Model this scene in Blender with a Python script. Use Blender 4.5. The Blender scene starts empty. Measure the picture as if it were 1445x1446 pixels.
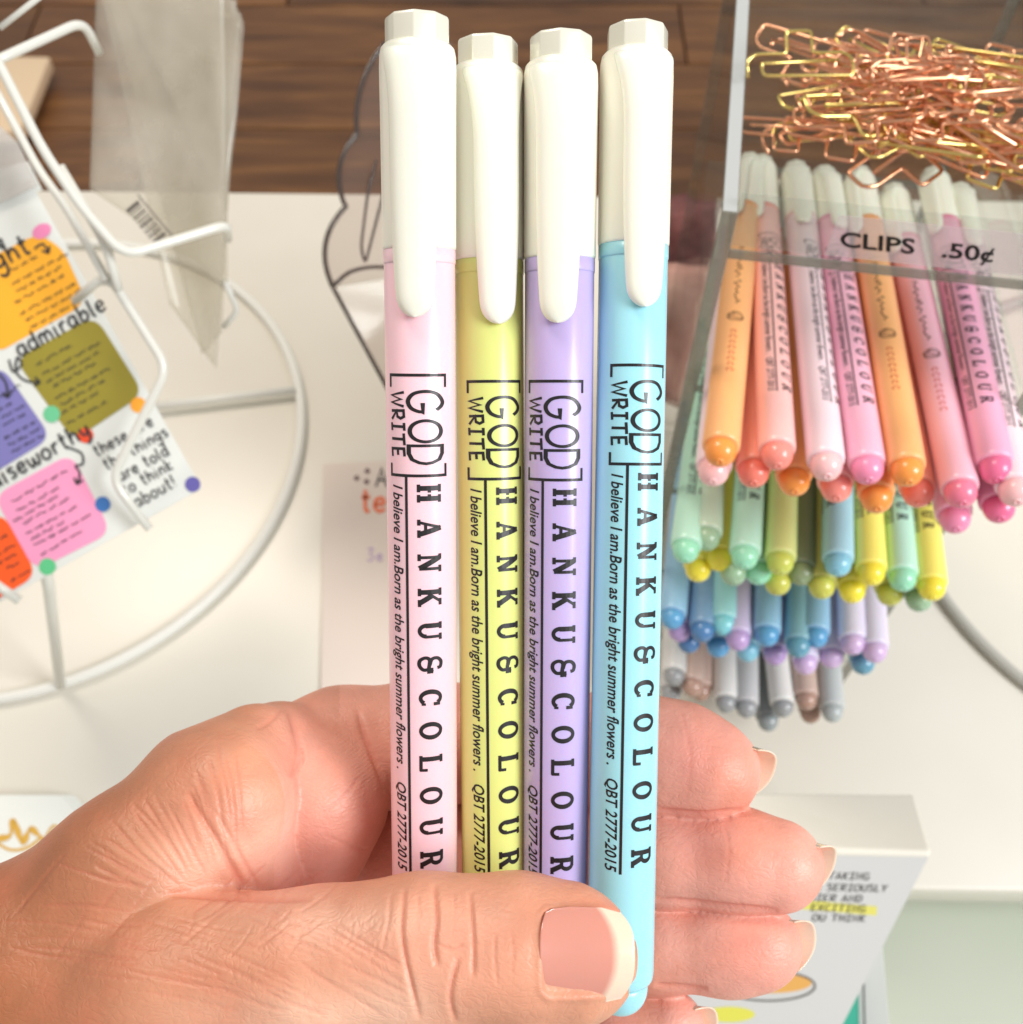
import bpy, bmesh, math, random
import numpy as np
from mathutils import Vector, Matrix

# ------------------------------------------------------------------ camera, light, exposure
scene = bpy.context.scene
COL = scene.collection
F = 1500.0                       # focal length in photo pixels (photo is 1445 wide)
CM = 0.01
PITCH = math.radians(58)
CAMH = 46.0                      # cm above the table
cam_loc = Vector((0, 0, CAMH))   # cm
RGT = Vector((1, 0, 0))
FWD = Vector((0, math.cos(PITCH), -math.sin(PITCH)))
UPV = Vector((0, math.sin(PITCH), math.cos(PITCH)))

def at(px, py, Z):
    """photo pixel + distance along the view axis (cm) -> world point in cm"""
    return cam_loc + RGT * ((px - 722.5) / F * Z) + UPV * (-(py - 723) / F * Z) + FWD * Z

def on_plane(px, py, z):
    d = RGT * ((px - 722.5) / F) + UPV * (-(py - 723) / F) + FWD
    return cam_loc + d * ((z - CAMH) / d.z)

cam = bpy.data.cameras.new('camera')
cam.sensor_width = 36
cam.lens = 36 * F / 1445
cam.clip_start = 0.01
cam.clip_end = 60
cam.dof.use_dof = True
cam.dof.focus_distance = 0.152
cam.dof.aperture_fstop = 34
co = bpy.data.objects.new('camera', cam)
COL.objects.link(co)
co.location = cam_loc * CM
co.rotation_euler = (math.pi / 2 - PITCH, 0, 0)
scene.camera = co

world = bpy.data.worlds.new('World')
scene.world = world
world.use_nodes = True
bg = world.node_tree.nodes['Background']
bg.inputs[0].default_value = (1.0, 0.965, 0.92, 1)
bg.inputs[1].default_value = 0.50

def area(name, loc, target, size, power, col, size_y=None):
    l = bpy.data.lights.new(name, 'AREA')
    l.energy = power
    l.color = col
    l.size = size
    if size_y:
        l.shape = 'RECTANGLE'
        l.size_y = size_y
    o = bpy.data.objects.new(name, l)
    COL.objects.link(o)
    o.location = loc
    o.rotation_euler = (Vector(target) - Vector(loc)).to_track_quat('-Z', 'Y').to_euler()
    o['kind'] = 'structure'
    return o
area('window_light', (1.15, -0.35, 1.25), (0.0, 0.12, 0.35), 0.7, 27, (0.98, 0.99, 1.0))
area('ceiling_light', (-0.75, 1.1, 1.9), (-0.1, 0.4, 0.0), 0.6, 21, (1.0, 0.88, 0.75))
scene.view_settings.view_transform = 'Standard'
scene.view_settings.look = 'None'
scene.view_settings.exposure = 0.0
scene.view_settings.gamma = 1.0
scene.cycles.max_bounces = 10
scene.cycles.transparent_max_bounces = 24
scene.cycles.caustics_reflective = False
scene.cycles.caustics_refractive = False

random.seed(7)
RNG = np.random.default_rng(5)

# ------------------------------------------------------------------ materials
def S(r, g, b):
    f = lambda c: ((c / 255 + 0.055) / 1.055) ** 2.4 if c > 10 else c / 255 / 12.92
    return (f(r), f(g), f(b), 1)

def mat(name, col, rough=0.5, **kw):
    m = bpy.data.materials.new(name)
    m.use_nodes = True
    b = m.node_tree.nodes['Principled BSDF']
    b.inputs['Base Color'].default_value = col
    b.inputs['Roughness'].default_value = rough
    for k, v in kw.items():
        b.inputs[k.replace('_', ' ')].default_value = v
    return m

def N(m, t, **kw):
    n = m.node_tree.nodes.new(t)
    for k, v in kw.items():
        setattr(n, k, v)
    return n

def L(m, a, b):
    m.node_tree.links.new(a, b)

def bsdf(m):
    return m.node_tree.nodes['Principled BSDF']

def add_noise(m, scale, strength, dist=0.001, colmix=None, detail=4, sc=(1, 1, 1), coord='Object'):
    """fine relief (and optional colour variation) from one noise"""
    tc = N(m, 'ShaderNodeTexCoord')
    mp = N(m, 'ShaderNodeMapping')
    mp.inputs['Scale'].default_value = sc
    n = N(m, 'ShaderNodeTexNoise')
    n.inputs['Scale'].default_value = scale
    n.inputs['Detail'].default_value = detail
    L(m, tc.outputs[coord], mp.inputs[0])
    L(m, mp.outputs[0], n.inputs['Vector'])
    if strength:
        b = N(m, 'ShaderNodeBump')
        b.inputs['Strength'].default_value = strength
        b.inputs['Distance'].default_value = dist
        L(m, n.outputs[0], b.inputs['Height'])
        L(m, b.outputs[0], bsdf(m).inputs['Normal'])
    if colmix:
        r = N(m, 'ShaderNodeValToRGB')
        r.color_ramp.elements[0].position = 0.3
        r.color_ramp.elements[1].position = 0.7
        r.color_ramp.elements[0].color = colmix[0]
        r.color_ramp.elements[1].color = colmix[1]
        L(m, n.outputs[0], r.inputs[0])
        L(m, r.outputs[0], bsdf(m).inputs['Base Color'])
    return m

def clear_mat(name, tint=(0.96, 0.97, 0.96, 1), milk=0.05, milk_col=(0.8, 0.8, 0.8, 1), rough=0.05, gloss=1.0, noise=None):
    """thin clear plastic: transparent + fresnel gloss + a little milky scatter"""
    m = bpy.data.materials.new(name)
    m.use_nodes = True
    nt = m.node_tree
    nt.nodes.clear()
    out = N(m, 'ShaderNodeOutputMaterial')
    tr = N(m, 'ShaderNodeBsdfTransparent')
    tr.inputs[0].default_value = tint
    gl = N(m, 'ShaderNodeBsdfGlossy')
    gl.inputs['Roughness'].default_value = rough
    df = N(m, 'ShaderNodeBsdfDiffuse')
    df.inputs[0].default_value = milk_col
    mx = N(m, 'ShaderNodeMixShader')
    mx.inputs[0].default_value = milk
    if noise:
        tc = N(m, 'ShaderNodeTexCoord')
        n = N(m, 'ShaderNodeTexNoise')
        n.inputs['Scale'].default_value = noise[0]
        n.inputs['Detail'].default_value = 4
        mp = N(m, 'ShaderNodeMapping')
        mp.inputs['Scale'].default_value = noise[3]
        mr = N(m, 'ShaderNodeMapRange')
        mr.inputs['From Min'].default_value = 0.3
        mr.inputs['From Max'].default_value = 0.7
        mr.inputs['To Min'].default_value = noise[1]
        mr.inputs['To Max'].default_value = noise[2]
        L(m, tc.outputs['Object'], mp.inputs[0]); L(m, mp.outputs[0], n.inputs['Vector'])
        L(m, n.outputs[0], mr.inputs[0]); L(m, mr.outputs[0], mx.inputs[0])
    L(m, tr.outputs[0], mx.inputs[1])
    L(m, df.outputs[0], mx.inputs[2])
    fr = N(m, 'ShaderNodeFresnel')
    fr.inputs[0].default_value = 1.49
    mu = N(m, 'ShaderNodeMath', operation='MULTIPLY')
    mu.inputs[1].default_value = gloss
    ge = N(m, 'ShaderNodeNewGeometry')
    iv = N(m, 'ShaderNodeMath', operation='SUBTRACT'); iv.inputs[0].default_value = 1.0
    m3 = N(m, 'ShaderNodeMath', operation='MULTIPLY')
    L(m, ge.outputs['Backfacing'], iv.inputs[1]); L(m, iv.outputs[0], m3.inputs[0]); L(m, fr.outputs[0], m3.inputs[1])
    L(m, m3.outputs[0], mu.inputs[0])
    m2 = N(m, 'ShaderNodeMixShader')
    L(m, mu.outputs[0], m2.inputs[0])
    L(m, mx.outputs[0], m2.inputs[1])
    L(m, gl.outputs[0], m2.inputs[2])
    L(m, m2.outputs[0], out.inputs[0])
    return m

INK = mat('black_ink', (0.012, 0.010, 0.012, 1), 0.35)
INK_SOFT = mat('marker_ink', (0.03, 0.03, 0.035, 1), 0.6)
INK_RED = mat('red_ink', S(205, 70, 40), 0.5)
INK_BROWN = mat('brown_ink', S(92, 48, 30), 0.45)
INK_ORANGE = mat('orange_ink', S(238, 110, 60), 0.5)
INK_LILAC = mat('lilac_ink', S(190, 165, 205), 0.5)
GOLD_INK = mat('gold_ink', S(206, 160, 45), 0.4)
CAP = mat('ivory_plastic', S(244, 241, 227), 0.28, Subsurface_Weight=0.25, Subsurface_Scale=0.003)
bsdf(CAP).inputs['Coat Weight'].default_value = 0.25
PEARL = mat('pearl_plastic', S(236, 234, 218), 0.24, Metallic=0.25)
bsdf(PEARL).inputs['Coat Weight'].default_value = 0.5
WIRE = mat('white_enamel_wire', S(226, 226, 218), 0.3, Coat_Weight=0.4)
WIRE_FAR = mat('white_wire_base', S(232, 232, 226), 0.35)
TABLE = mat('white_laminate', S(226, 224, 215), 0.30)
TABLE.node_tree.nodes['Principled BSDF'].inputs['Specular IOR Level'].default_value = 0.45
add_noise(TABLE, 9, 0.05, 0.002, (S(220, 215, 203), S(227, 223, 212)), 3)
SHELF = mat('white_painted_board', S(200, 205, 190), 0.55)
add_noise(SHELF, 6, 0.05, 0.002, (S(190, 197, 180), S(203, 208, 194)), 3)
PAPER = mat('white_card_stock', S(226, 230, 226), 0.55)
add_noise(PAPER, 700, 0.1, 0.0002)

def plastic(name, c, rough=0.3, sss=0.2):
    m = mat(name, S(*c), rough, Subsurface_Weight=sss, Subsurface_Scale=0.003)
    bsdf(m).inputs['Coat Weight'].default_value = 0.2
    bsdf(m).inputs['Coat Roughness'].default_value = 0.15
    return m

# ------------------------------------------------------------------ mesh helpers (input in cm)
def link(name, me, m=None, parent=None, loc=None):
    o = bpy.data.objects.new(name, me)
    COL.objects.link(o)
    if m is not None and me is not None and len(me.materials) == 0:
        me.materials.append(m)
    if parent:
        o.parent = parent
    if loc is not None:
        o.location = Vector(loc) * CM
    return o

def thing(name, label, cat, loc=(0, 0, 0), group=None):
    o = bpy.data.objects.new(name, None)
    o.empty_display_size = 0.01
    COL.objects.link(o)
    o.location = Vector(loc) * CM
    o['label'] = label
    o['category'] = cat
    if group:
        o['group'] = group
    return o

def tag(o, label, cat, group=None):
    o['label'] = label
    o['category'] = cat
    if group:
        o['group'] = group
    return o

def struct(o):
    o['kind'] = 'structure'
    return o

def mesh(name, verts, faces, smooth=True, mi=None):
    me = bpy.data.meshes.new(name)
    me.from_pydata([tuple(Vector(v) * CM) for v in verts], [], faces)
    if mi:
        for p, i in zip(me.polygons, mi):
            p.material_index = i
    me.update()
    if smooth:
        for p in me.polygons:
            p.use_smooth = True
    return me

def from_bm(bm, name, smooth=False):
    me = bpy.data.meshes.new(name)
    bmesh.ops.recalc_face_normals(bm, faces=bm.faces)
    bmesh.ops.scale(bm, vec=(CM, CM, CM), verts=bm.verts)
    bm.to_mesh(me)
    bm.free()
    for p in me.polygons:
        p.use_smooth = smooth
    return me

def box_bm(bm, c, s, bevel=0.0, rot=None, seg=2):
    r = bmesh.ops.create_cube(bm, size=1)
    vs = r['verts']
    bmesh.ops.scale(bm, vec=s, verts=vs)
    if bevel:
        es = list({e for v in vs for e in v.link_edges})
        r2 = bmesh.ops.bevel(bm, geom=es, offset=bevel, segments=seg, affect='EDGES', profile=0.5)
        vs = list({v for f in r2['faces'] for v in f.verts} | {v for v in vs if v.is_valid})
    if rot is not None:
        bmesh.ops.rotate(bm, cent=(0, 0, 0), matrix=rot, verts=vs)
    bmesh.ops.translate(bm, vec=c, verts=vs)
    return vs

def fillet(pts, r=0.5, n=5, closed=False):
    pts = [Vector(p) for p in pts]
    out = []
    m = len(pts)
    for i, p in enumerate(pts):
        if not closed and i in (0, m - 1):
            out.append(p)
            continue
        a, b = pts[i - 1], pts[(i + 1) % m]
        la, lb = (a - p).length, (b - p).length
        ra = min(r, la * 0.45, lb * 0.45)
        s, e = p + (a - p) / la * ra, p + (b - p) / lb * ra
        for k in range(n + 1):
            t = k / n
            out.append(s * (1 - t) ** 2 + p * 2 * t * (1 - t) + e * t * t)
    return out

def tube(pts, r, seg=10, closed=False, cap=True):
    pts = [Vector(p) for p in pts]
    n = len(pts)
    V, Fc = [], []
    up = None
    for i, p in enumerate(pts):
        if closed:
            t = (pts[(i + 1) % n] - pts[i - 1]).normalized()
        else:
            t = (pts[min(i + 1, n - 1)] - pts[max(i - 1, 0)]).normalized()
        if up is None:
            up = Vector((0.123, 0.456, 0.88)).cross(t).normalized()
        up = (up - t * up.dot(t)).normalized()
        s = t.cross(up)
        rr = r[i] if isinstance(r, (list, tuple)) else r
        for k in range(seg):
            a = 2 * math.pi * k / seg
            V.append(p + up * math.cos(a) * rr + s * math.sin(a) * rr)
    for i in range(n if closed else n - 1):
        j = (i + 1) % n
        for k in range(seg):
            k2 = (k + 1) % seg
            Fc.append((i * seg + k, i * seg + k2, j * seg + k2, j * seg + k))
    if cap and not closed:
        Fc.append(tuple(range(seg))[::-1])
        Fc.append(tuple((n - 1) * seg + k for k in range(seg)))
    return V, Fc

def join_vf(lst):
    V, Fc = [], []
    for v, f in lst:
        o = len(V)
        V += list(v)
        Fc += [tuple(i + o for i in q) for q in f]
    return V, Fc

def lathe(prof, seg=64):
    V, Fc = [], []
    for r, z in prof:
        for k in range(seg):
            a = 2 * math.pi * k / seg
            V.append((r * math.sin(a), -r * math.cos(a), z))
    for i in range(len(prof) - 1):
        for k in range(seg):
            k2 = (k + 1) % seg
            Fc.append((i * seg + k, i * seg + k2, (i + 1) * seg + k2, (i + 1) * seg + k))
    Fc.append(tuple(range(seg))[::-1])
    Fc.append(tuple((len(prof) - 1) * seg + k for k in range(seg)))
    return V, Fc

def outline_prism(pts, th, bevel=0.0):
    """pts: planar polygon of 3D points (cm); extruded by vector th"""
    bm = bmesh.new()
    vs = [bm.verts.new(p) for p in pts]
    f = bm.faces.new(vs)
    r = bmesh.ops.extrude_face_region(bm, geom=[f])
    bmesh.ops.translate(bm, vec=th, verts=[g for g in r['geom'] if isinstance(g, bmesh.types.BMVert)])
    bmesh.ops.recalc_face_normals(bm, faces=bm.faces)
    if bevel:
        bmesh.ops.bevel(bm, geom=list(bm.edges), offset=bevel, segments=2, affect='EDGES', profile=0.5)
    return bm

# ------------------------------------------------------------------ strokes and glyphs (2D, flat print)
def ribbon(pts, t, closed=False):
    """2D polyline -> quads with mitred joints; returns (verts, faces)"""
    n = len(pts)
    P = [Vector((p[0], p[1])) for p in pts]
    V, Fc = [], []
    for i in range(n):
        if closed:
            a, b = P[i] - P[i - 1], P[(i + 1) % n] - P[i]
        else:
            a = P[i] - P[max(i - 1, 0)] if i > 0 else P[1] - P[0]
            b = P[min(i + 1, n - 1)] - P[i] if i < n - 1 else P[i] - P[i - 1]
        if a.length < 1e-9: a = b
        if b.length < 1e-9: b = a
        a, b = a.normalized(), b.normalized()
        nm = Vector((-(a.y + b.y), a.x + b.x))
        if nm.length < 1e-6:
            nm = Vector((-a.y, a.x))
        nm.normalize()
        c = max(0.55, nm.dot(Vector((-a.y, a.x))))
        tt = t[i] if isinstance(t, (list, tuple)) else t
        V += [P[i] + nm * (tt / 2 / c), P[i] - nm * (tt / 2 / c)]
    for i in range(n if closed else n - 1):
        j = (i + 1) % n
        Fc.append((2 * i, 2 * i + 1, 2 * j + 1, 2 * j))
    return [(v.x, v.y) for v in V], Fc

def crom(pts, n=5):
    if len(pts) < 3:
        return pts
    P = [Vector((p[0], p[1])) for p in pts]
    out = []
    for i in range(len(P) - 1):
        p0, p1, p2, p3 = P[max(i - 1, 0)], P[i], P[i + 1], P[min(i + 2, len(P) - 1)]
        for k in range(n):
            t = k / n
            out.append(0.5 * ((2 * p1) + (p2 - p0) * t + (2 * p0 - 5 * p1 + 4 * p2 - p3) * t * t + (3 * p1 - p0 - 3 * p2 + p3) * t ** 3))
    out.append(P[-1])
    return [(p.x, p.y) for p in out]

def arc(cx, cy, rx, ry, a0, a1, n=14):
    return [(cx + rx * math.cos(math.radians(a0 + (a1 - a0) * i / n)), cy + ry * math.sin(math.radians(a0 + (a1 - a0) * i / n))) for i in range(n + 1)]

# handwriting: width, smooth strokes (x-height 0.6, cap 1)
HW = {
 'a': (.6, [[(.5,.55),(.2,.6),(.05,.3),(.2,.02),(.45,.2),(.5,.55),(.5,.1),(.6,0)]]),
 'b': (.6, [[(.1,1),(.1,.5),(.1,.05),(.35,0),(.52,.25),(.4,.55),(.1,.4)]]),
 'c': (.5, [[(.45,.5),(.2,.58),(.06,.3),(.2,.02),(.48,.1)]]),
 'd': (.6, [[(.5,.5),(.2,.58),(.05,.3),(.2,.02),(.48,.2),(.52,1),(.52,.1),(.6,0)]]),
 'e': (.55, [[(.08,.3),(.45,.35),(.38,.58),(.12,.5),(.06,.2),(.25,0),(.5,.12)]]),
 'g': (.6, [[(.5,.52),(.2,.6),(.05,.35),(.2,.1),(.48,.25),(.5,.55),(.48,-.2),(.25,-.4),(.05,-.25)]]),
 'h': (.6, [[(.1,1),(.1,0)],[(.1,.35),(.3,.6),(.48,.45),(.5,0)]]),
 'i': (.28, [[(.12,.6),(.12,.05),(.2,0)],[(.12,.82),(.13,.88)]]),
 'k': (.55, [[(.1,1),(.1,0)],[(.45,.6),(.1,.28),(.5,0)]]),
 'l': (.3, [[(.12,1),(.1,.1),(.22,0)]]),
 'm': (.85, [[(.08,.6),(.08,0)],[(.08,.4),(.25,.6),(.4,.45),(.4,0)],[(.4,.4),(.58,.6),(.74,.45),(.76,0)]]),
 'n': (.6, [[(.1,.6),(.1,0)],[(.1,.4),(.3,.6),(.48,.45),(.5,0)]]),
 'o': (.6, [[(.3,.6),(.08,.42),(.1,.1),(.32,0),(.52,.2),(.48,.5),(.3,.6)]]),
 'p': (.6, [[(.1,.6),(.1,-.4)],[(.1,.5),(.35,.6),(.52,.35),(.38,.03),(.1,.1)]]),
 'r': (.45, [[(.1,.6),(.1,0)],[(.1,.4),(.25,.58),(.42,.55)]]),
 's': (.5, [[(.42,.55),(.18,.6),(.1,.45),(.38,.25),(.36,.05),(.08,.02)]]),
 't': (.45, [[(.2,.95),(.2,.1),(.38,.02)],[(.03,.62),(.4,.64)]]),
 'u': (.6, [[(.08,.6),(.1,.1),(.3,0),(.48,.2)],[(.5,.6),(.5,0)]]),
 'w': (.8, [[(.05,.6),(.15,.05),(.35,.1),(.4,.5)],[(.4,.5),(.48,.05),(.68,.1),(.74,.6)]]),
 'y': (.6, [[(.08,.6),(.15,.2),(.4,.2),(.5,.6)],[(.5,.6),(.42,-.2),(.15,-.35)]]),
 '!': (.25, [[(.12,1),(.12,.3)],[(.12,.08),(.13,.02)]]),
 ' ': (.4, []),
}
HC = {
 'W': (1.0, [[(.05,1),(.25,.02),(.5,.8),(.7,.02),(.95,.98)]]),
 'R': (.75, [[(.12,.98),(.14,0)],[(.02,.95),(.5,.98),(.62,.75),(.5,.5),(.15,.45),(.68,.02)]]),
 'I': (.6, [[(.3,1),(.28,0)],[(.05,.98),(.55,1)],[(.05,0),(.55,.03)]]),
 'T': (.8, [[(.4,1),(.38,0)],[(.02,.95),(.78,1)]]),
 'E': (.7, [[(.6,1),(.1,.96),(.12,.02),(.62,.05)],[(.12,.5),(.52,.53)]]),
 'A': (.7, [[(.05,0),(.35,1),(.62,0)],[(.15,.35),(.55,.37)]]),
 'K': (.7, [[(.12,1),(.12,0)],[(.6,1),(.12,.45),(.65,0)]]),
 'N': (.75, [[(.1,0),(.1,1),(.62,0),(.62,1)]]),
 'G': (.75, [[(.62,.85),(.3,1),(.06,.6),(.2,.05),(.55,.05),(.65,.42),(.4,.42)]]),
 'S': (.65, [[(.55,.9),(.2,1),(.1,.75),(.5,.4),(.45,.05),(.06,.08)]]),
 'O': (.75, [[(.36,1),(.06,.7),(.1,.15),(.4,0),(.68,.3),(.62,.8),(.36,1)]]),
 'U': (.7, [[(.1,1),(.1,.2),(.35,0),(.58,.2),(.6,1)]]),
 'L': (.6, [[(.1,1),(.1,0),(.55,.02)]]),
 'Y': (.7, [[(.05,1),(.35,.5)],[(.65,1),(.35,.5),(.33,0)]]),
 'D': (.75, [[(.1,1),(.1,0),(.5,.1),(.64,.5),(.5,.9),(.1,1)]]),
 'X': (.7, [[(.05,1),(.62,0)],[(.6,1),(.06,0)]]),
 'C': (.7, [[(.6,.85),(.3,1),(.06,.6),(.15,.1),(.4,0),(.62,.15)]]),
 'H': (.7, [[(.1,1),(.1,0)],[(.6,1),(.6,0)],[(.1,.5),(.6,.52)]]),
 'M': (.95, [[(.05,0),(.2,1),(.45,.25),(.7,1),(.88,0)]]),
 '3': (.6, [[(.1,.95),(.5,.98),(.28,.58),(.52,.3),(.3,0),(.06,.1)]]),
 ' ': (.4, []),
}
SHARP = set('WRITEAKNLYXHMD')

def write(text, size, t, font=HW, adv=1.0):
    """list of (verts2d, faces) for a line of text starting at the origin"""
    out, x = [], 0
    for ch in text:
        w, st = font[ch]
        for s in st:
            p = s if (font is HC and ch in SHARP) else crom(s)
            v, f = ribbon([((x + a) * size, b * size) for a, b in p], t)
            out.append((v, f))
        x += w * adv + .1
    return out, x * size

# slab capitals for the pen: polylines with their own thickness, box about .85 wide, 1 high
def el_ring(cx, cy, rx, ry, tx, ty, n=28, a0=0, a1=360):
    V, Fc = [], []
    full = abs(a1 - a0) >= 360
    m = n if full else n + 1
    for i in range(m):
        a = math.radians(a0 + (a1 - a0) * i / n)
        V += [(cx + rx * math.cos(a), cy + ry * math.sin(a)), (cx + (rx - tx) * math.cos(a), cy + (ry - ty) * math.sin(a))]
    for i in range(n):
        j = (i + 1) % m
        Fc.append((2 * i, 2 * i + 1, 2 * j + 1, 2 * j))
    return V, Fc

def R_(x0, y0, x1, y1, t):
    return ribbon([(x0, y0), (x1, y1)], t)
SLAB = {
 'H': [R_(.18,.04,.18,.96,.19), R_(.66,.04,.66,.96,.19), R_(0,.05,.36,.05,.1), R_(0,.95,.36,.95,.1), R_(.48,.05,.84,.05,.1), R_(.48,.95,.84,.95,.1), R_(.2,.5,.38,.5,.1), R_(.46,.5,.66,.5,.1)],
 'A': [R_(.13,.05,.40,1,.09), R_(.40,1,.70,.05,.2), R_(0,.05,.28,.05,.1), R_(.5,.05,.86,.05,.1), R_(.22,.33,.6,.33,.09)],
 'N': [R_(.16,.05,.16,.95,.1), R_(.16,.95,.68,.05,.2), R_(.70,.05,.70,.95,.1), R_(0,.05,.32,.05,.1), R_(0,.95,.24,.95,.1), R_(.54,.95,.86,.95,.1)],
 'K': [R_(.18,.04,.18,.96,.19), R_(0,.05,.36,.05,.1), R_(0,.95,.36,.95,.1), R_(.24,.42,.64,.95,.09), R_(.36,.58,.70,.05,.2), R_(.5,.95,.82,.95,.1), R_(.54,.05,.88,.05,.1)],
 'U': [R_(.16,.3,.16,.96,.19), R_(.70,.3,.70,.96,.1), R_(0,.95,.33,.95,.1), R_(.55,.95,.86,.95,.1), el_ring(.41,.34,.345,.36,.16,.12,14,180,360)],
 '&': [ribbon(crom([(.78,.62),(.74,.45),(.62,.42),(.2,.46),(.08,.28),(.2,.05),(.45,.02),(.66,.18),(.66,.42),(.66,.62)], 6), .12), ribbon(crom([(.45,.46),(.16,.56),(.12,.8),(.3,.97),(.55,.94),(.6,.8)], 6), .12), R_(.62,.42,.86,.42,.1)],
 'C': [el_ring(.43,.5,.41,.5,.19,.12,24,42,318), R_(.73,.62,.73,.92,.12), R_(.73,.10,.73,.28,.08)],
 'O': [el_ring(.42,.5,.42,.5,.18,.12)],
 'L': [R_(.2,.04,.2,.96,.19), R_(.02,.95,.4,.95,.1), R_(.02,.05,.78,.05,.1), R_(.75,.0,.75,.34,.1)],
 'R': [R_(.18,.04,.18,.96,.19), R_(0,.05,.36,.05,.1), R_(0,.95,.5,.95,.1), el_ring(.42,.71,.3,.29,.17,.1,14,-90,90), R_(.2,.47,.46,.47,.1), R_(.44,.5,.68,.05,.2), R_(.56,.05,.88,.05,.1)],
}
def font_vf(text, size, shear=0.0, bold=0.0):
    cu = bpy.data.curves.new('t', 'FONT')
    cu.body = text
    cu.size = 1.0
    cu.shear = shear
    cu.resolution_u = 3
    cu.offset = bold
    ob = bpy.data.objects.new('t', cu)
    COL.objects.link(ob)
    dg = bpy.context.evaluated_depsgraph_get()
    me = bpy.data.meshes.new_from_object(ob.evaluated_get(dg))
    V = [(v.co.x * size, v.co.y * size) for v in me.vertices]
    Fc = [tuple(p.vertices) for p in me.polygons]
    bpy.data.objects.remove(ob)
    bpy.data.meshes.remove(me)
    bpy.data.curves.remove(cu)
    w = max(v[0] for v in V)
    return (V, Fc), w

PEN_R = 0.51
def wrap_print(parts, name, r=PEN_R + 0.004, theta0=0.0):
    """parts: (verts (u,v), faces), u around the barrel, v along it; wrapped onto the cylinder"""
    V, Fc = join_vf(parts)
    bm = bmesh.new()
    bv = [bm.verts.new((v[0], 0, v[1])) for v in V]
    for f in Fc:
        try:
            bm.faces.new([bv[i] for i in f])
        except ValueError:
            pass
    u0, u1 = min(v[0] for v in V), max(v[0] for v in V)
    u = u0 + 0.06
    while u < u1:
        bmesh.ops.bisect_plane(bm, geom=bm.verts[:] + bm.edges[:] + bm.faces[:], dist=1e-5, plane_co=(u, 0, 0), plane_no=(1, 0, 0))
        u += 0.06
    for v in bm.verts:
        th = v.co.x / PEN_R + theta0
        v.co = Vector((r * math.sin(th), -r * math.cos(th), v.co.z))
    bm.normal_update()
    me = bpy.data.meshes.new(name)
    for v in bm.verts:
        v.co *= CM
    bm.to_mesh(me)
    bm.free()
    return me

def place(vf, u0, v0, s=1.0, stretch=1.0):
    """text running down the barrel: advance -> -v, letter height -> +u"""
    V, Fc = vf
    return ([(u0 + y * s, v0 - x * s * stretch) for x, y in V], Fc)

def fatten(vf, e):
    V, Fc = vf
    c = [Vector((0, 0)) for _ in V]
    # push each quad's edge outwards a little along its own width
    V2 = [Vector(v) for v in V]
    for i in range(0, len(V2) - 1, 2):
        d = V2[i] - V2[i + 1]
        if d.length > 1e-6:
            d.normalize()
            V2[i] += d * e; V2[i + 1] -= d * e
    return [(v.x, v.y) for v in V2], Fc

def pen_print():
    P = []
    # bracketed logo
    u0, u1, t = -.49, .39, .042
    for vv, sg in ((9.78, -1), (8.35, 1)):
        P.append(ribbon([(u0, vv + sg * .17), (u0, vv), (u1, vv), (u1, vv + sg * .17)], t))
    # GOD in round strokes, then handwritten WRITE
    god = [ribbon(crom([(.78,.80),(.62,.95),(.42,.98),(.14,.8),(.05,.5),(.14,.18),(.42,.02),(.72,.12),(.84,.40),(.50,.40)], 6)[:-6] + [(.86,.42),(.50,.42)], .125)]
    P.append(place(god[0], -.185, 9.57, .53, .68))
    P.append(place(el_ring(.5, .5, .5, .5, .125, .125, 36), -.185, 9.16, .53, .65))
    P.append(place(ribbon([(.06,.03),(.06,.97),(.4,.97),(.66,.88),(.80,.68),(.84,.5),(.80,.32),(.66,.12),(.4,.03)], .125, True), -.185, 8.78 + .02, .53, .62))
    w, wd = write('WRITE', .235, .042, HC)
    for q in w:
        P.append(place(q, -.47, 9.55, 1, .97 / wd))
    # slab letters
    for i, ch in enumerate('HANKU&COLOUR'):
        vc = 8.09 - i * .5091
        for q in SLAB[ch]:
            P.append(place(fatten(q, .022), -.05, vc + .135, .345, .90))
    # rule and the small line
    P.append(ribbon([(-.214, 8.35), (-.214, 2.25)], .042))
    vf, w = font_vf('I believe I am.Born as the bright summer flowers .   QBT 2777-2015', .26, .22, .014)
    P.append(place(vf, -.455, 8.22, 1, (8.22 - 2.28) / w))
    return wrap_print(P, 'pen_print')

def squiggle(x0, x1, h, n, seed):
    r = random.Random(seed)
    pts, x = [], x0
    for i in range(n):
        pts.append((x0 + (x1 - x0) * i / (n - 1), r.uniform(0, h) if i % 2 else r.uniform(-h * .2, h * .5)))
    return pts

def pen_print_back():
    P = []
    for seed, u, a, b in ((1, .02, 8.9, 7.3), (2, .02, 7.15, 6.0)):
        P.append(place(ribbon(crom(squiggle(0, a - b, .17, int((a - b) * 16), seed), 3), .035), u - .12, a))
    P.append(place(el_ring(0, 0, .22, .25, .03, .03), 0, 5.4))
    P.append(place(ribbon(crom([(-.18,-.12),(-.02,.2),(.12,.05),(.02,-.2),(-.15,.0)], 5), .03), 0, 5.4))
    P.append(place(ribbon([(-.12,-.25),(.14,.2)], .025), 0, 5.4))
    return wrap_print(P, 'pen_print_back', theta0=math.pi)

def pen_print_red():
    P = []
    for k in range(8):
        P.append(place(ribbon(arc(0, 0, .07, .07 + .02 * (k % 2), 30, 330, 9), .03), -.02, 4.7 - k * .24))
    return wrap_print(P, 'pen_print_red', theta0=math.pi)

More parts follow.
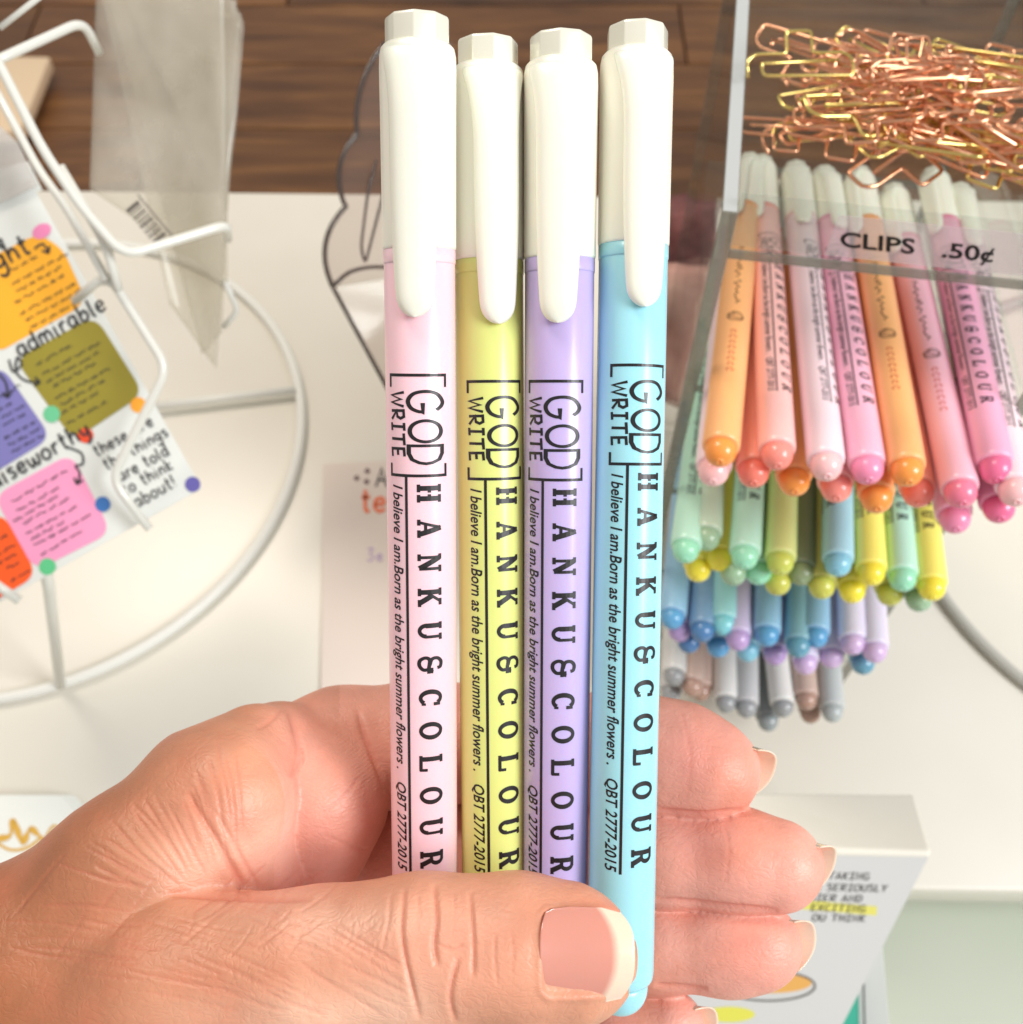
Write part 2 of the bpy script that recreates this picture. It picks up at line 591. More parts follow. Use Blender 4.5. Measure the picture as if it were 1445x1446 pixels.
# ------------------------------------------------------------------ pen parts (axis +Z, print towards -Y, butt at 0)
def pen_meshes():
    M = {}
    r = PEN_R
    M['barrel'] = mesh('pen_barrel', *lathe([(.30, .40), (.43, .405), (.475, .42), (.498, .46), (r, .56), (r, 1.5), (r, 4), (r, 8), (r, 11.62), (r - .03, 11.66)]))
    prof = [(.012, .055), (.035, .03), (.05, .005), (.07, 0)]
    R = .425
    for i in range(1, 15):
        a = math.pi / 2 * i / 14
        prof.append((R * math.sin(a) ** .9 if i > 1 else .12, .42 * (1 - math.cos(a))))
    prof += [(.428, .50), (.40, .53)]
    prof = [(a_, b_ - .14) for a_, b_ in prof]
    M['end_plug'] = mesh('pen_end_plug', *lathe(prof, 40))
    c0 = 11.56
    M['collar'] = mesh('pen_collar', *lathe([(.50, 11.36), (.516, 11.365), (.519, 11.39), (.519, 11.55), (.50, 11.56)]))
    M['cap'] = mesh('pen_cap', *lathe([(.505, c0), (.522, c0 + .01), (.528, c0 + .04), (.53, 12.2), (.535, 13.4), (.54, 14.0), (.535, 14.18), (.515, 14.28), (.47, 14.33), (.2, 14.34)]))
    # faceted top button
    V, Fc = lathe([(.45, 14.30), (.455, 14.32), (.455, 14.66), (.43, 14.70), (.1, 14.72)], 9)
    bm = bmesh.new()
    bv = [bm.verts.new(v) for v in V]
    for f in Fc:
        bm.faces.new([bv[i] for i in f])
    bmesh.ops.bevel(bm, geom=list(bm.edges), offset=.018, segments=2, affect='EDGES', profile=.5)
    M['cap_button'] = from_bm(bm, 'pen_cap_button', True)
    # clip
    V, Fc = [], []
    vs = [10.60, 10.605, 10.62, 10.65, 10.70, 10.77, 10.86, 11.0, 11.2, 11.5, 12.0, 12.6, 13.2, 13.5, 13.75, 13.95, 14.1, 14.2, 14.24]
    ncs = 11
    for v in vs:
        tt = min(1, (v - 10.6) / .30)
        w = .272 * math.sqrt(max(0, 1 - (1 - tt) ** 2)) if tt < 1 else .272 + .068 * min(1, (v - 10.9) / 1.3) ** .8
        if v > 13.2:
            w = .34 + .125 * min(1, ((v - 13.2) / .95)) ** 2.2
        w = max(w, .01)
        out = .72 - .16 * max(0, min(1, (v - 13.3) / .9)) ** 1.6
        th = .15 * (max(.05, min(1, tt * 1.15)) ** .5)
        mid = out - .07
        top, bot = mid + th * .46, mid - th * .5
        if v > 14.15:
            top -= (v - 14.15) * .5
            w -= (v - 14.15) * .3
        ring = []
        for k in range(ncs):
            a = -1 + 2 * k / (ncs - 1)
            drop = .065 * abs(a) ** 2.6 + (.03 if abs(a) > .95 else 0) + (w * w * .35) * a * a
            ring.append((w * a, -(top - drop), v))
        for k in range(ncs):
            a = 1 - 2 * k / (ncs - 1)
            drop = (w * w * .5) * a * a
            ring.append((w * a * .97, -(bot - drop), v))
        V += ring
    m = ncs * 2
    for i in range(len(vs) - 1):
        for k in range(m):
            k2 = (k + 1) % m
            Fc.append((i * m + k, i * m + k2, (i + 1) * m + k2, (i + 1) * m + k))
    Fc.append(tuple(range(m))[::-1])
    Fc.append(tuple((len(vs) - 1) * m + k for k in range(m)))
    me = mesh('pen_clip', V, Fc)
    # round it with one subdivision
    ob = bpy.data.objects.new('t', me)
    COL.objects.link(ob)
    md = ob.modifiers.new('s', 'SUBSURF')
    md.levels = 1
    me2 = bpy.data.meshes.new_from_object(ob.evaluated_get(bpy.context.evaluated_depsgraph_get()))
    bpy.data.objects.remove(ob)
    for p in me2.polygons:
        p.use_smooth = True
    M['clip'] = me2
    M['print'] = pen_print()
    M['print_back'] = pen_print_back()
    M['print_red'] = pen_print_red()
    for k, me in M.items():
        me.materials.clear()
        me.materials.append(INK)
    return M
PM = pen_meshes()

def pen_part(name, me, m, parent, rot=0.0, dz=0.0):
    o = bpy.data.objects.new(name, me)
    COL.objects.link(o)
    o.parent = parent
    o.material_slots[0].link = 'OBJECT'
    o.material_slots[0].material = m
    o.rotation_euler = (0, 0, rot)
    o.location = (0, 0, dz * CM)
    return o

def make_pen(label, P, d, body, plug, roll=0.0, clip_rot=0.0, group=None, full=True, back=True, dz=0.0, capm=None):
    P, d = Vector(P), Vector(d).normalized()
    n = (cam_loc - P)
    n = (n - d * n.dot(d)).normalized()
    y = -n
    x = y.cross(d)
    t = thing('highlighter_pen', label, 'pen', (0, 0, 0), group)
    t.matrix_world = Matrix(((x.x, y.x, d.x, P.x * CM), (x.y, y.y, d.y, P.y * CM), (x.z, y.z, d.z, P.z * CM), (0, 0, 0, 1)))
    pen_part('barrel', PM['barrel'], body, t)
    pen_part('end_plug', PM['end_plug'], plug, t)
    pen_part('collar', PM['collar'], plug, t)
    pen_part('cap', PM['cap'], capm or CAP, t)
    pen_part('clip', PM['clip'], capm or CAP, t, clip_rot)
    pen_part('cap_button', PM['cap_button'], PEARL, t, clip_rot)
    if full:
        pen_part('lettering', PM['print'], INK, t, roll, dz)
        if back:
            pen_part('emblem', PM['print_back'], INK_BROWN, t, roll, dz)
            pen_part('small_print', PM['print_red'], INK_RED, t, roll, dz)
    return t

#@@STRUCTURE
# ------------------------------------------------------------------ the setting
FLOOR = -75.0
def wood_mat():
    m = mat('oiled_wood', S(95, 60, 35), 0.42)
    tc = N(m, 'ShaderNodeTexCoord')
    oi = N(m, 'ShaderNodeObjectInfo')
    ad = N(m, 'ShaderNodeVectorMath', operation='ADD')
    sc = N(m, 'ShaderNodeVectorMath', operation='SCALE')
    sc.inputs['Scale'].default_value = 9.0
    cmb = N(m, 'ShaderNodeCombineXYZ')
    L(m, oi.outputs['Random'], cmb.inputs[0]); L(m, oi.outputs['Random'], cmb.inputs[1])
    L(m, cmb.outputs[0], sc.inputs[0])
    L(m, tc.outputs['Object'], ad.inputs[0]); L(m, sc.outputs[0], ad.inputs[1])
    mp = N(m, 'ShaderNodeMapping')
    mp.inputs['Scale'].default_value = (1.6, 13, 1)
    L(m, ad.outputs[0], mp.inputs[0])
    n1 = N(m, 'ShaderNodeTexNoise'); n1.inputs['Scale'].default_value = 1.6; n1.inputs['Detail'].default_value = 8; n1.inputs['Distortion'].default_value = .6
    n1.inputs['Roughness'].default_value = .62
    L(m, mp.outputs[0], n1.inputs['Vector'])
    r = N(m, 'ShaderNodeValToRGB')
    e = r.color_ramp.elements
    e[0].position = .30; e[0].color = S(78, 49, 30)
    e[1].position = .72; e[1].color = S(168, 118, 68)
    a = e.new(.45); a.color = S(112, 74, 44)
    a = e.new(.58); a.color = S(132, 89, 52)
    L(m, n1.outputs[0], r.inputs[0])
    hs = N(m, 'ShaderNodeHueSaturation')
    mr = N(m, 'ShaderNodeMapRange'); mr.inputs['To Min'].default_value = .72; mr.inputs['To Max'].default_value = 1.15
    L(m, oi.outputs['Random'], mr.inputs[0]); L(m, mr.outputs[0], hs.inputs['Value'])
    L(m, r.outputs[0], hs.inputs['Color'])
    L(m, hs.outputs[0], bsdf(m).inputs['Base Color'])
    b = N(m, 'ShaderNodeBump'); b.inputs['Strength'].default_value = .3; b.inputs['Distance'].default_value = .001
    L(m, n1.outputs[0], b.inputs['Height']); L(m, b.outputs[0], bsdf(m).inputs['Normal'])
    return m
WOOD = wood_mat()
bm = bmesh.new()
box_bm(bm, (0, 150, FLOOR - 3.6), (520, 460, 3))
floor = struct(link('floor', from_bm(bm, 'floor'), mat('dark_subfloor', S(40, 26, 18), .8)))
bm = bmesh.new()
box_bm(bm, (0, 0, 0), (121.6, 17.6, 1.6), .15)
plank_me = from_bm(bm, 'plank')
plank_me.materials.append(WOOD)
for r in range(20):
    for c in range(4):
        o = link('plank', plank_me, None, floor)
        o.location = Vector((-180 + c * 122 + (r * 47) % 122, -20 + r * 18 + 3.0, FLOOR - .8 + random.uniform(-.05, .05))) * CM

# table: white laminate top, then the lower board in front of it
YF, YB = 10.4, 52.2
bm = bmesh.new()
box_bm(bm, (0, (YF + YB) / 2, -1.1), (160, YB - YF, 2.2), .18, seg=3)
bmesh.ops.rotate(bm, cent=(0, YB, 0), matrix=Matrix.Rotation(math.radians(-.9), 3, 'Z'), verts=bm.verts)
table = tag(link('display_table', from_bm(bm, 'display_table', True), TABLE), 'white laminate display table top holding the pen stand and card rack', 'table')
bm = bmesh.new()
box_bm(bm, (0, -12, -7.4), (160, 52, 1.6), .12)
link('lower_shelf', from_bm(bm, 'lower_shelf', True), SHELF, table)
bm = bmesh.new()
box_bm(bm, (0, 14.5, -40), (156, 2, 74), .1)
link('front_panel', from_bm(bm, 'front_panel'), SHELF, table)
bm = bmesh.new()
for sx in (-76, 76):
    box_bm(bm, (sx, 32, -39), (2, 33, 72), .1)
link('side_panel', from_bm(bm, 'side_panel'), SHELF, table)

# ------------------------------------------------------------------ hand-held pens
hold = [
 # label, top px, Zt, Zb, bottom px, body, plug, roll, clip
 ('pink highlighter pen at the left of the four held, the cap standing highest', (585, 10), 14.25, 16.5, (598, None), (249, 206, 216), -1, -7, 0.02),
 ('yellow green highlighter pen held between the pink and the purple one', (687, 43), 15.0, 16.55, (699, None), (220, 226, 134), 15, 12, 0.0),
 ('purple highlighter pen held between the yellow green and the blue one', (795, 36), 14.8, 16.40, (785, None), (194, 176, 224), -2, -2, 0.0),
 ('light blue highlighter pen rightmost of the four held, rounded end showing under the thumb', (906, 22), 15.05, 15.95, (880, None), (162, 222, 234), 21, 16, 0.0),
]
held_mats = []
for (lab, (tx, ty), Zt, Zb, (bx, _), c, roll, crot, dz) in hold:
    T = at(tx, ty, Zt)
    # find the bottom point so that the pen is 14.7 cm long
    lo, hi = 1200, 1600
    for _ in range(40):
        mid = (lo + hi) / 2
        if (at(bx, mid, Zb) - T).length > 14.7: hi = mid
        else: lo = mid
    B = at(bx, lo, Zb)
    ax = (T - B).normalized()
    off_ = (FWD - ax * FWD.dot(ax)).normalized() * .5      # the points above lie on the pen's front, the axis is half a width behind
    T, B = T + off_, B + off_
    body = plastic('held_pen_' + lab.split()[0], c, .3, .25)
    pn = make_pen(lab, B, T - B, body, body, math.radians(roll), math.radians(crot), 'four pens held in the hand', True, True, dz)
    held_mats.append((B, T))

#@@HAND
# ------------------------------------------------------------------ the hand (one continuous body from a distance field)
HK = 1.033
def pc(px, py, Z):
    Z = Z * HK
    return np.array([(px - 722.5) / F * Z, -(py - 723) / F * Z, Z], np.float32)

def smin(a, b, k):
    h = np.clip(0.5 + 0.5 * (b - a) / k, 0, 1)
    return b * (1 - h) + a * h - k * h * (1 - h)

class Grid:
    pass
def cone(P, a, b, ra, rb, flat=None):
    ab = b - a
    l2 = float(ab @ ab)
    pa = P - a
    t = np.clip((pa @ ab) / l2, 0, 1)
    q = pa - t[..., None] * ab
    if flat is not None:
        q = q / np.array(flat, np.float32)
        d = np.sqrt((q * q).sum(-1))
        return (d - (ra + (rb - ra) * t)) * min(flat)
    d = np.sqrt((q * q).sum(-1))
    return d - (ra + (rb - ra) * t)

def chain(P, pts, k=.25, flat=None):
    out = None
    for (p, q) in zip(pts[:-1], pts[1:]):
        d = cone(P, pc(*p[:3]), pc(*q[:3]), p[3] * HK, q[3] * HK, flat)
        out = d if out is None else smin(out, d, k)
    return out

def hand_sdf(P):
    x = P[..., 0]; y = P[..., 1]
    px = x / P[..., 2] * F + 722.5
    # thumb in front of the pens
    th = chain(P, [(-260, 1560, 17.0, 2.7), (-20, 1470, 16.0, 1.95), (250, 1402, 15.0, 1.36), (440, 1378, 14.45, 1.12)], .5)
    th = smin(th, chain(P, [(440, 1378, 14.45, 1.12), (600, 1349, 14.2, 1.06), (730, 1346, 14.12, 1.02), (800, 1349, 14.16, .93)], .15, (1, 1, .94)), .25)
    th = smin(th, chain(P, [(800, 1349, 14.18, .86), (817, 1351, 14.3, .72)], .1), .18)
    # back of the hand between wrist and web
    ms = chain(P, [(-200, 1580, 17.5, 2.6), (40, 1368, 16.0, 1.48), (200, 1243, 15.9, 1.32), (322, 1120, 16.0, 1.0)], .5)
    ms = smin(ms, chain(P, [(200, 1240, 16.0, 1.15), (308, 1150, 16.05, 1.0), (340, 1250, 16.25, .93)], .3), .35)
    ms = smin(ms, chain(P, [(292, 1116, 16.4, 1.02), (362, 1070, 16.9, .86)], .3), .35)
    k = .05 + .9 * np.clip((215 - px) / 260, 0, 1)
    A = smin(th, ms, k)
    # palm pad behind the web, then the index finger
    lump = chain(P, [(395, 1080, 17.35, 1.04), (452, 1128, 17.25, 1.03), (440, 1190, 17.4, .95)], .4)
    idx = chain(P, [(330, 1130, 17.9, 1.25), (480, 1062, 18.1, 1.06), (600, 1048, 18.25, 1.02), (760, 1052, 18.1, .98), (900, 1063, 17.55, .92), (960, 1072, 17.4, .875), (1003, 1087, 17.25, .80)], .3)
    idx = smin(lump, idx, .10)
    mid = chain(P, [(420, 1230, 19.3, 1.15), (560, 1205, 18.9, 1.02), (720, 1200, 18.5, .95), (930, 1208, 17.4, .80), (1040, 1214, 17.1, .79), (1098, 1222, 16.95, .73)], .3)
    rng = chain(P, [(420, 1350, 19.3, 1.15), (560, 1335, 18.9, .98), (720, 1332, 18.5, .92), (920, 1334, 17.35, .72), (1030, 1337, 17.1, .71), (1070, 1335, 17.0, .69)], .3)
    pky = chain(P, [(420, 1460, 19.2, 1.1), (580, 1452, 18.8, .85), (740, 1450, 18.4, .78), (880, 1450, 17.4, .66), (945, 1448, 17.15, .56)], .3)
    fin = smin(idx, mid, .012)
    fin = smin(fin, rng, .012)
    fin = smin(fin, pky, .012)
    palm = chain(P, [(-150, 1560, 18.8, 2.3), (180, 1380, 18.4, 1.9), (400, 1180, 18.6, 1.35), (420, 1430, 19.3, 1.3)], .6)
    palm = smin(palm, chain(P, [(180, 1380, 18.4, 1.9), (420, 1430, 19.3, 1.4), (200, 1560, 19.0, 1.9)], .5), .5)
    B = smin(fin, palm, .35)
    kk = .035 + .8 * np.clip((150 - px) / 260, 0, 1)
    return smin(A, B, kk)

def surface_nets(f, lo, h):
    nx, ny, nz = f.shape
    s = f < 0
    cell = [s[i:nx - 1 + i, j:ny - 1 + j, k:nz - 1 + k] for i in (0, 1) for j in (0, 1) for k in (0, 1)]
    cnt = sum(c.astype(np.int8) for c in cell)
    act = (cnt > 0) & (cnt < 8)
    idx = np.argwhere(act)
    vid = -np.ones(act.shape, np.int64)
    vid[act] = np.arange(len(idx))
    acc = np.zeros((len(idx), 3)); num = np.zeros(len(idx))
    corners = [(i, j, k) for i in (0, 1) for j in (0, 1) for k in (0, 1)]
    val = {c: f[idx[:, 0] + c[0], idx[:, 1] + c[1], idx[:, 2] + c[2]] for c in corners}
    for a in corners:
        for ax in range(3):
            if a[ax] == 0:
                b = list(a); b[ax] = 1; b = tuple(b)
                va, vb = val[a], val[b]
                m = (va < 0) != (vb < 0)
                t = np.where(m, va / np.where(m, va - vb, 1), 0)
                pos = np.array(a, float)[None] + t[:, None] * (np.array(b) - np.array(a))[None]
                acc[m] += pos[m]; num[m] += 1
    V = (idx + acc / num[:, None]) * h + lo
    quads = []
    for ax in range(3):
        sl0 = [slice(1, -1)] * 3; sl0[ax] = slice(0, -1)
        sl1 = [slice(1, -1)] * 3; sl1[ax] = slice(1, None)
        a, b = s[tuple(sl0)], s[tuple(sl1)]
        e = np.argwhere(a != b)
        o = np.array([1, 1, 1]); o[ax] = 0
        e = e + o
        u, w = [(1, 2), (2, 0), (0, 1)][ax]
        du = np.zeros(3, int); du[u] = 1
        dw = np.zeros(3, int); dw[w] = 1
        g = lambda p: vid[p[:, 0], p[:, 1], p[:, 2]]
        q = np.stack([g(e - du - dw), g(e - dw), g(e), g(e - du)], 1)
        flip = ~s[e[:, 0], e[:, 1], e[:, 2]]
        q[flip] = q[flip][:, ::-1]
        quads.append(q)
    return V, np.concatenate(quads)

def build_hand():
    h = .052
    lo = np.array([-10.9, -9.6, 12.9]); hi = np.array([6.5, -2.3, 21.5])
    n = np.ceil((hi - lo) / h).astype(int)
    ax = [lo[i] + np.arange(n[i]) * h for i in range(3)]
    f = np.empty(n, np.float32)
    step = 24
    for i in range(0, n[0], step):
        X, Y, Z = np.meshgrid(ax[0][i:i + step], ax[1], ax[2], indexing='ij')
        f[i:i + step] = hand_sdf(np.stack([X, Y, Z], -1).astype(np.float32))
    f[0] = f[:, 0] = np.maximum(f[0], .01).max()
    f[0, :, :] = np.maximum(f[0, :, :], .01); f[:, 0, :] = .5; f[0, :, :] = .5; f[:, :, -1] = .5
    V, Q = surface_nets(f, lo, h)
    me = bpy.data.meshes.new('hand')
    me.vertices.add(len(V)); me.vertices.foreach_set('co', V.astype(np.float32).ravel())
    me.loops.add(Q.size); me.loops.foreach_set('vertex_index', Q.astype(np.int32).ravel())
    me.polygons.add(len(Q)); me.polygons.foreach_set('loop_start', (np.arange(len(Q)) * 4).astype(np.int32))
    me.update(calc_edges=True); me.validate()
    ob = bpy.data.objects.new('t', me); COL.objects.link(ob)
    md = ob.modifiers.new('sm', 'SMOOTH'); md.iterations = 2; md.factor = .5
    md = ob.modifiers.new('s', 'SUBSURF'); md.levels = 1; md.render_levels = 1
    me2 = bpy.data.meshes.new_from_object(ob.evaluated_get(bpy.context.evaluated_depsgraph_get()))
    bpy.data.objects.remove(ob); bpy.data.meshes.remove(me)
    return me2

hand_me = build_hand()
nv = len(hand_me.vertices)
HV = np.empty(nv * 3, np.float32); hand_me.vertices.foreach_get('co', HV); HV = HV.reshape(-1, 3).astype(np.float64)
HN = np.empty(nv * 3, np.float32); hand_me.vertices.foreach_get('normal', HN); HN = HN.reshape(-1, 3).astype(np.float64)
HP = np.stack([HV[:, 0] / HV[:, 2] * F + 722.5, -HV[:, 1] / HV[:, 2] * F + 723], 1)
HZ = HV[:, 2] / HK
facing = HN[:, 2] < .25        # faces the viewer's side

disp = np.zeros(nv)
crease = np.zeros(nv)
def groove(pts, depth, width, zr=(12, 17.6), tint=1.0, ridge=.12):
    """a skin fold: a groove along a curve with soft shoulders; pts in photo px on the near side"""
    pts = crom([(a, b) for a, b in pts], 6)
    P = np.array(pts)
    lo_, hi_ = P.min(0) - width * 5, P.max(0) + width * 5
    m = facing & (HP[:, 0] > lo_[0]) & (HP[:, 0] < hi_[0]) & (HP[:, 1] > lo_[1]) & (HP[:, 1] < hi_[1]) & (HZ > zr[0]) & (HZ < zr[1])
    ids = np.nonzero(m)[0]
    if len(ids) == 0:
        return
    q = HP[ids]
    best = np.full(len(ids), 1e9); tb = np.zeros(len(ids))
    for i in range(len(P) - 1):
        a, b = P[i], P[i + 1]
        ab = b - a
        t = np.clip(((q - a) @ ab) / max(ab @ ab, 1e-9), 0, 1)
        d = np.sqrt((((q - a) - t[:, None] * ab) ** 2).sum(1))
        c = d < best
        best[c] = d[c]; tb[c] = (i + t[c]) / (len(P) - 1)
    fade = np.clip(np.minimum(tb, 1 - tb) * 5, 0, 1) ** .7
    g = np.exp(-(best / width) ** 2) * fade
    disp[ids] -= depth * g
    disp[ids] += depth * ridge * np.exp(-((best - 2.6 * width) / (1.6 * width)) ** 2) * fade
    crease[ids] = np.maximum(crease[ids], g * tint)

# thumb joint folds
groove([(572, 1252), (568, 1310), (572, 1348), (582, 1394), (593, 1442)], .045, 3.4, (12, 15), .8)
groove([(613, 1248), (617, 1295), (614, 1333), (618, 1366)], .05, 3.6, (12, 15), .8)
groove([(664, 1258), (667, 1302), (669, 1340), (668, 1382)], .035, 3.0, (12, 15), .6)
groove([(648, 1350), (639, 1386), (637, 1416), (644, 1445)], .04, 3.4, (12, 15), .7)
groove([(618, 1333), (640, 1340), (655, 1332)], .02, 2.4, (12, 15), .4)
groove([(590, 1260), (592, 1290), (588, 1320)], .014, 2.2, (12, 15), .3)
groove([(640, 1258), (643, 1290), (640, 1322)], .014, 2.2, (12, 15), .3)
groove([(700, 1318), (699, 1350), (703, 1392)], .014, 2.2, (12, 15), .3)
groove([(722, 1312), (725, 1345), (722, 1380)], .010, 2.2, (12, 15), .25)
groove([(552, 1262), (549, 1300), (540, 1340)], .012, 2.2, (12, 15), .25)
# folds where thumb and back of the hand meet
groove([(352, 1266), (330, 1228), (305, 1185), (278, 1142), (266, 1118)], .05, 5, (12, 17), .8)
groove([(235, 1262), (290, 1263), (345, 1266), (400, 1268), (442, 1268)], .05, 5, (12, 17), .8, .0)
groove([(372, 1262), (350, 1225), (325, 1180), (300, 1140)], .02, 3.0, (12, 17), .4)
rr = random.Random(3)
for i in range(26):
    t = i / 25
    sx, sy = 78 + 250 * t + rr.uniform(-8, 8), 1215 - 190 * t + rr.uniform(-10, 10)
    ex, ey = 215 + 130 * t + rr.uniform(-6, 6), 1262 - 14 * rr.random() - 22 * t
    mx, my = (sx + ex) / 2 + rr.uniform(-3, 5), (sy + ey) / 2 + 10 * (1 - t) - 16 * t + rr.uniform(-6, 6)
    f0 = rr.uniform(0, .35); f1 = rr.uniform(.75, 1)
    c = crom([(sx, sy), (mx, my), (ex, ey)], 8)
    c = c[int(f0 * len(c)):max(int(f1 * len(c)), int(f0 * len(c)) + 4)][::2]
    groove(c, rr.uniform(.008, .017), rr.uniform(2.0, 2.8), (12, 17.5), rr.uniform(.3, .7))
for i in range(60):
    sx, sy = rr.uniform(-5, 500), rr.uniform(1275, 1400)
    ln = rr.uniform(60, 150)
    an = math.radians(rr.uniform(2, 14) + 22 * min(1, max(0, (sx - 100) / 350)) + (rr.random() < .15) * -60)
    c = [(sx, sy), (sx + ln * .5 * math.cos(an), sy + ln * .5 * math.sin(an) + rr.uniform(-5, 5)), (sx + ln * math.cos(an), sy + ln * math.sin(an))]
    groove(c, rr.uniform(.005, .013), rr.uniform(1.9, 2.6), (12, 17.5), rr.uniform(.2, .5))
for i in range(16):
    sx, sy = rr.uniform(250, 560), rr.uniform(1272, 1340)
    ln = rr.uniform(25, 70)
    an = math.radians(rr.uniform(105, 150))
    c = [(sx, sy), (sx + ln * .5 * math.cos(an) + 3, sy + ln * .5 * math.sin(an)), (sx + ln * math.cos(an), sy + ln * math.sin(an))]
    groove(c, rr.uniform(.004, .010), rr.uniform(1.5, 2.2), (12, 15.5), rr.uniform(.2, .4))
# gaps between fingers, tinted dark red as painted shade, then palm folds
groove([(925, 1144), (960, 1147), (1000, 1149), (1050, 1143)], .05, 4, (14, 19), .9, .0)
groove([(925, 1271), (985, 1274), (1040, 1281), (1100, 1285)], .05, 4, (14, 19), .9, .0)
groove([(925, 1391), (960, 1393), (1000, 1396)], .04, 4, (14, 19), .8, .0)
groove([(362, 1030), (380, 1020), (400, 1000)], .02, 3, (14, 18.5), .4)
groove([(505, 1002), (515, 1040), (532, 1080), (545, 1120)], .04, 4, (14, 19), .7)
groove([(408, 1000), (420, 1040), (424, 1072), (410, 1098)], .045, 5, (14, 19), .5)
groove([(455, 1150), (490, 1120), (508, 1095)], .012, 2.4, (14, 19), .35)
groove([(455, 1178), (500, 1196), (525, 1200)], .010, 2.2, (14, 19), .3)
groove([(960, 1000), (975, 1060), (970, 1130)], .004, 3, (14, 19), .3)
groove([(1022, 1165), (1030, 1200), (1022, 1250)], .006, 2.5, (14, 19), .2)
# papillary ridges: finger pads and palm pad
def ridges(cx, cy, rx, ry, ang, period, amp, zr, bend=0.0):
    m = facing & (((HP[:, 0] - cx) / rx) ** 2 + ((HP[:, 1] - cy) / ry) ** 2 < 1) & (HZ > zr[0]) & (HZ < zr[1])
    q = HP[m] - np.array([cx, cy])
    w = 1 - (q[:, 0] / rx) ** 2 - (q[:, 1] / ry) ** 2
    a = math.radians(ang)
    s = q[:, 0] * math.cos(a) + q[:, 1] * math.sin(a)
    t = -q[:, 0] * math.sin(a) + q[:, 1] * math.cos(a)
    ph = (s + bend * t * t / 60) / period * 2 * math.pi
    disp[m] += amp * np.sin(ph) * np.clip(w * 2, 0, 1)
ridges(1010, 1085, 62, 55, 20, 5.0, .0026, (14, 19), .6)
ridges(1085, 1225, 80, 55, 35, 5.0, .0026, (14, 19), .6)
ridges(1065, 1338, 62, 50, 40, 5.0, .0022, (14, 19), .6)
ridges(485, 1105, 62, 80, 65, 5.2, .0035, (14, 18.6), .2)
# the thumb nail is bedded in the skin: a shallow recess with a soft fold round its root and sides
_dx = np.maximum(np.abs(HP[:, 0] - 832) - (66 - 14), 0); _dy = np.maximum(np.abs(HP[:, 1] - 1345) - (60 - 14), 0)
_d = np.hypot(_dx, _dy) - 14
_m = facing & (HZ < 14.6)
disp[_m] += (-.045 * np.clip(-_d / 5, 0, 1) + .020 * np.exp(-((_d - 4) / 4.5) ** 2) * np.clip((870 - HP[:, 0]) / 40, 0, 1))[_m]
crease[_m] = np.maximum(crease[_m], (.45 * np.exp(-((_d - 1) / 3.5) ** 2) * (HP[:, 0] < 850))[_m])
# broad soft unevenness
def wav(a, b, c, p):
    return np.sin(HV[:, 0] * a + p) * np.sin(HV[:, 1] * b + p * 2) * np.sin(HV[:, 2] * c + p * 3)
disp += (.014 - .009 * (HP[:, 0] > 900)) * wav(2.2, 2.8, 1.9, .4) + .007 * wav(5.1, 4.3, 3.7, 1.7)
HV2 = HV + HN * disp[:, None]
hand_me.vertices.foreach_set('co', (HV2 * CM).astype(np.float32).ravel())
# skin pigment: tan on the back of the hand, pink on pads and palm; pale and dark add painted light and shade
X, Y = HP[:, 0], HP[:, 1]
def blob(cx, cy, rx, ry):
    return np.exp(-(((X - cx) / rx) ** 2 + ((Y - cy) / ry) ** 2))
pink = .18 + .75 * np.clip((X - 830) / 110, 0, 1) * (HZ > 15.5)
pink += .60 * np.clip((X - 340) / 90, 0, 1) * (HZ > 15.6) * (X < 900)
pink += .55 * blob(395, 1220, 75, 70) + .25 * blob(620, 1330, 170, 90) + .2 * blob(310, 1180, 60, 70)
pink = np.clip(pink, 0, 1)
red = .62 * blob(985, 1070, 55, 55) + .6 * blob(1010, 1200, 60, 50) + .58 * blob(1060, 1335, 55, 42) + .35 * blob(345, 1240, 40, 30) + .5 * crease
red += .45 * blob(860, 1290, 40, 25)
red = np.clip(red, 0, 1)
pale = 1.0 * blob(300, 1215, 70, 50) + .7 * blob(420, 1435, 160, 40) + .55 * blob(390, 1170, 40, 60) + .5 * blob(480, 1300, 120, 30) + .4 * blob(560, 1420, 60, 50)  # bright spots on web and thumb painted into the skin colour
pale = np.clip(pale, 0, 1)
dark = np.clip(1 - (X + 40) / 420, 0, 1) * .9 + .25 * np.clip(1 - np.hypot(X - 120, Y - 1100) / 160, 0, 1) + .3 * np.clip((1040 - Y) / 80, 0, 1) * (X < 480)  # shade on the hand's left side painted into the skin colour
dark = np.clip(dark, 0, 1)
at_ = hand_me.attributes.new('skin', 'FLOAT_COLOR', 'POINT')
at_.data.foreach_set('color', np.stack([pink, red, dark, pale], 1).astype(np.float32).ravel())
for p in hand_me.polygons:
    p.use_smooth = True
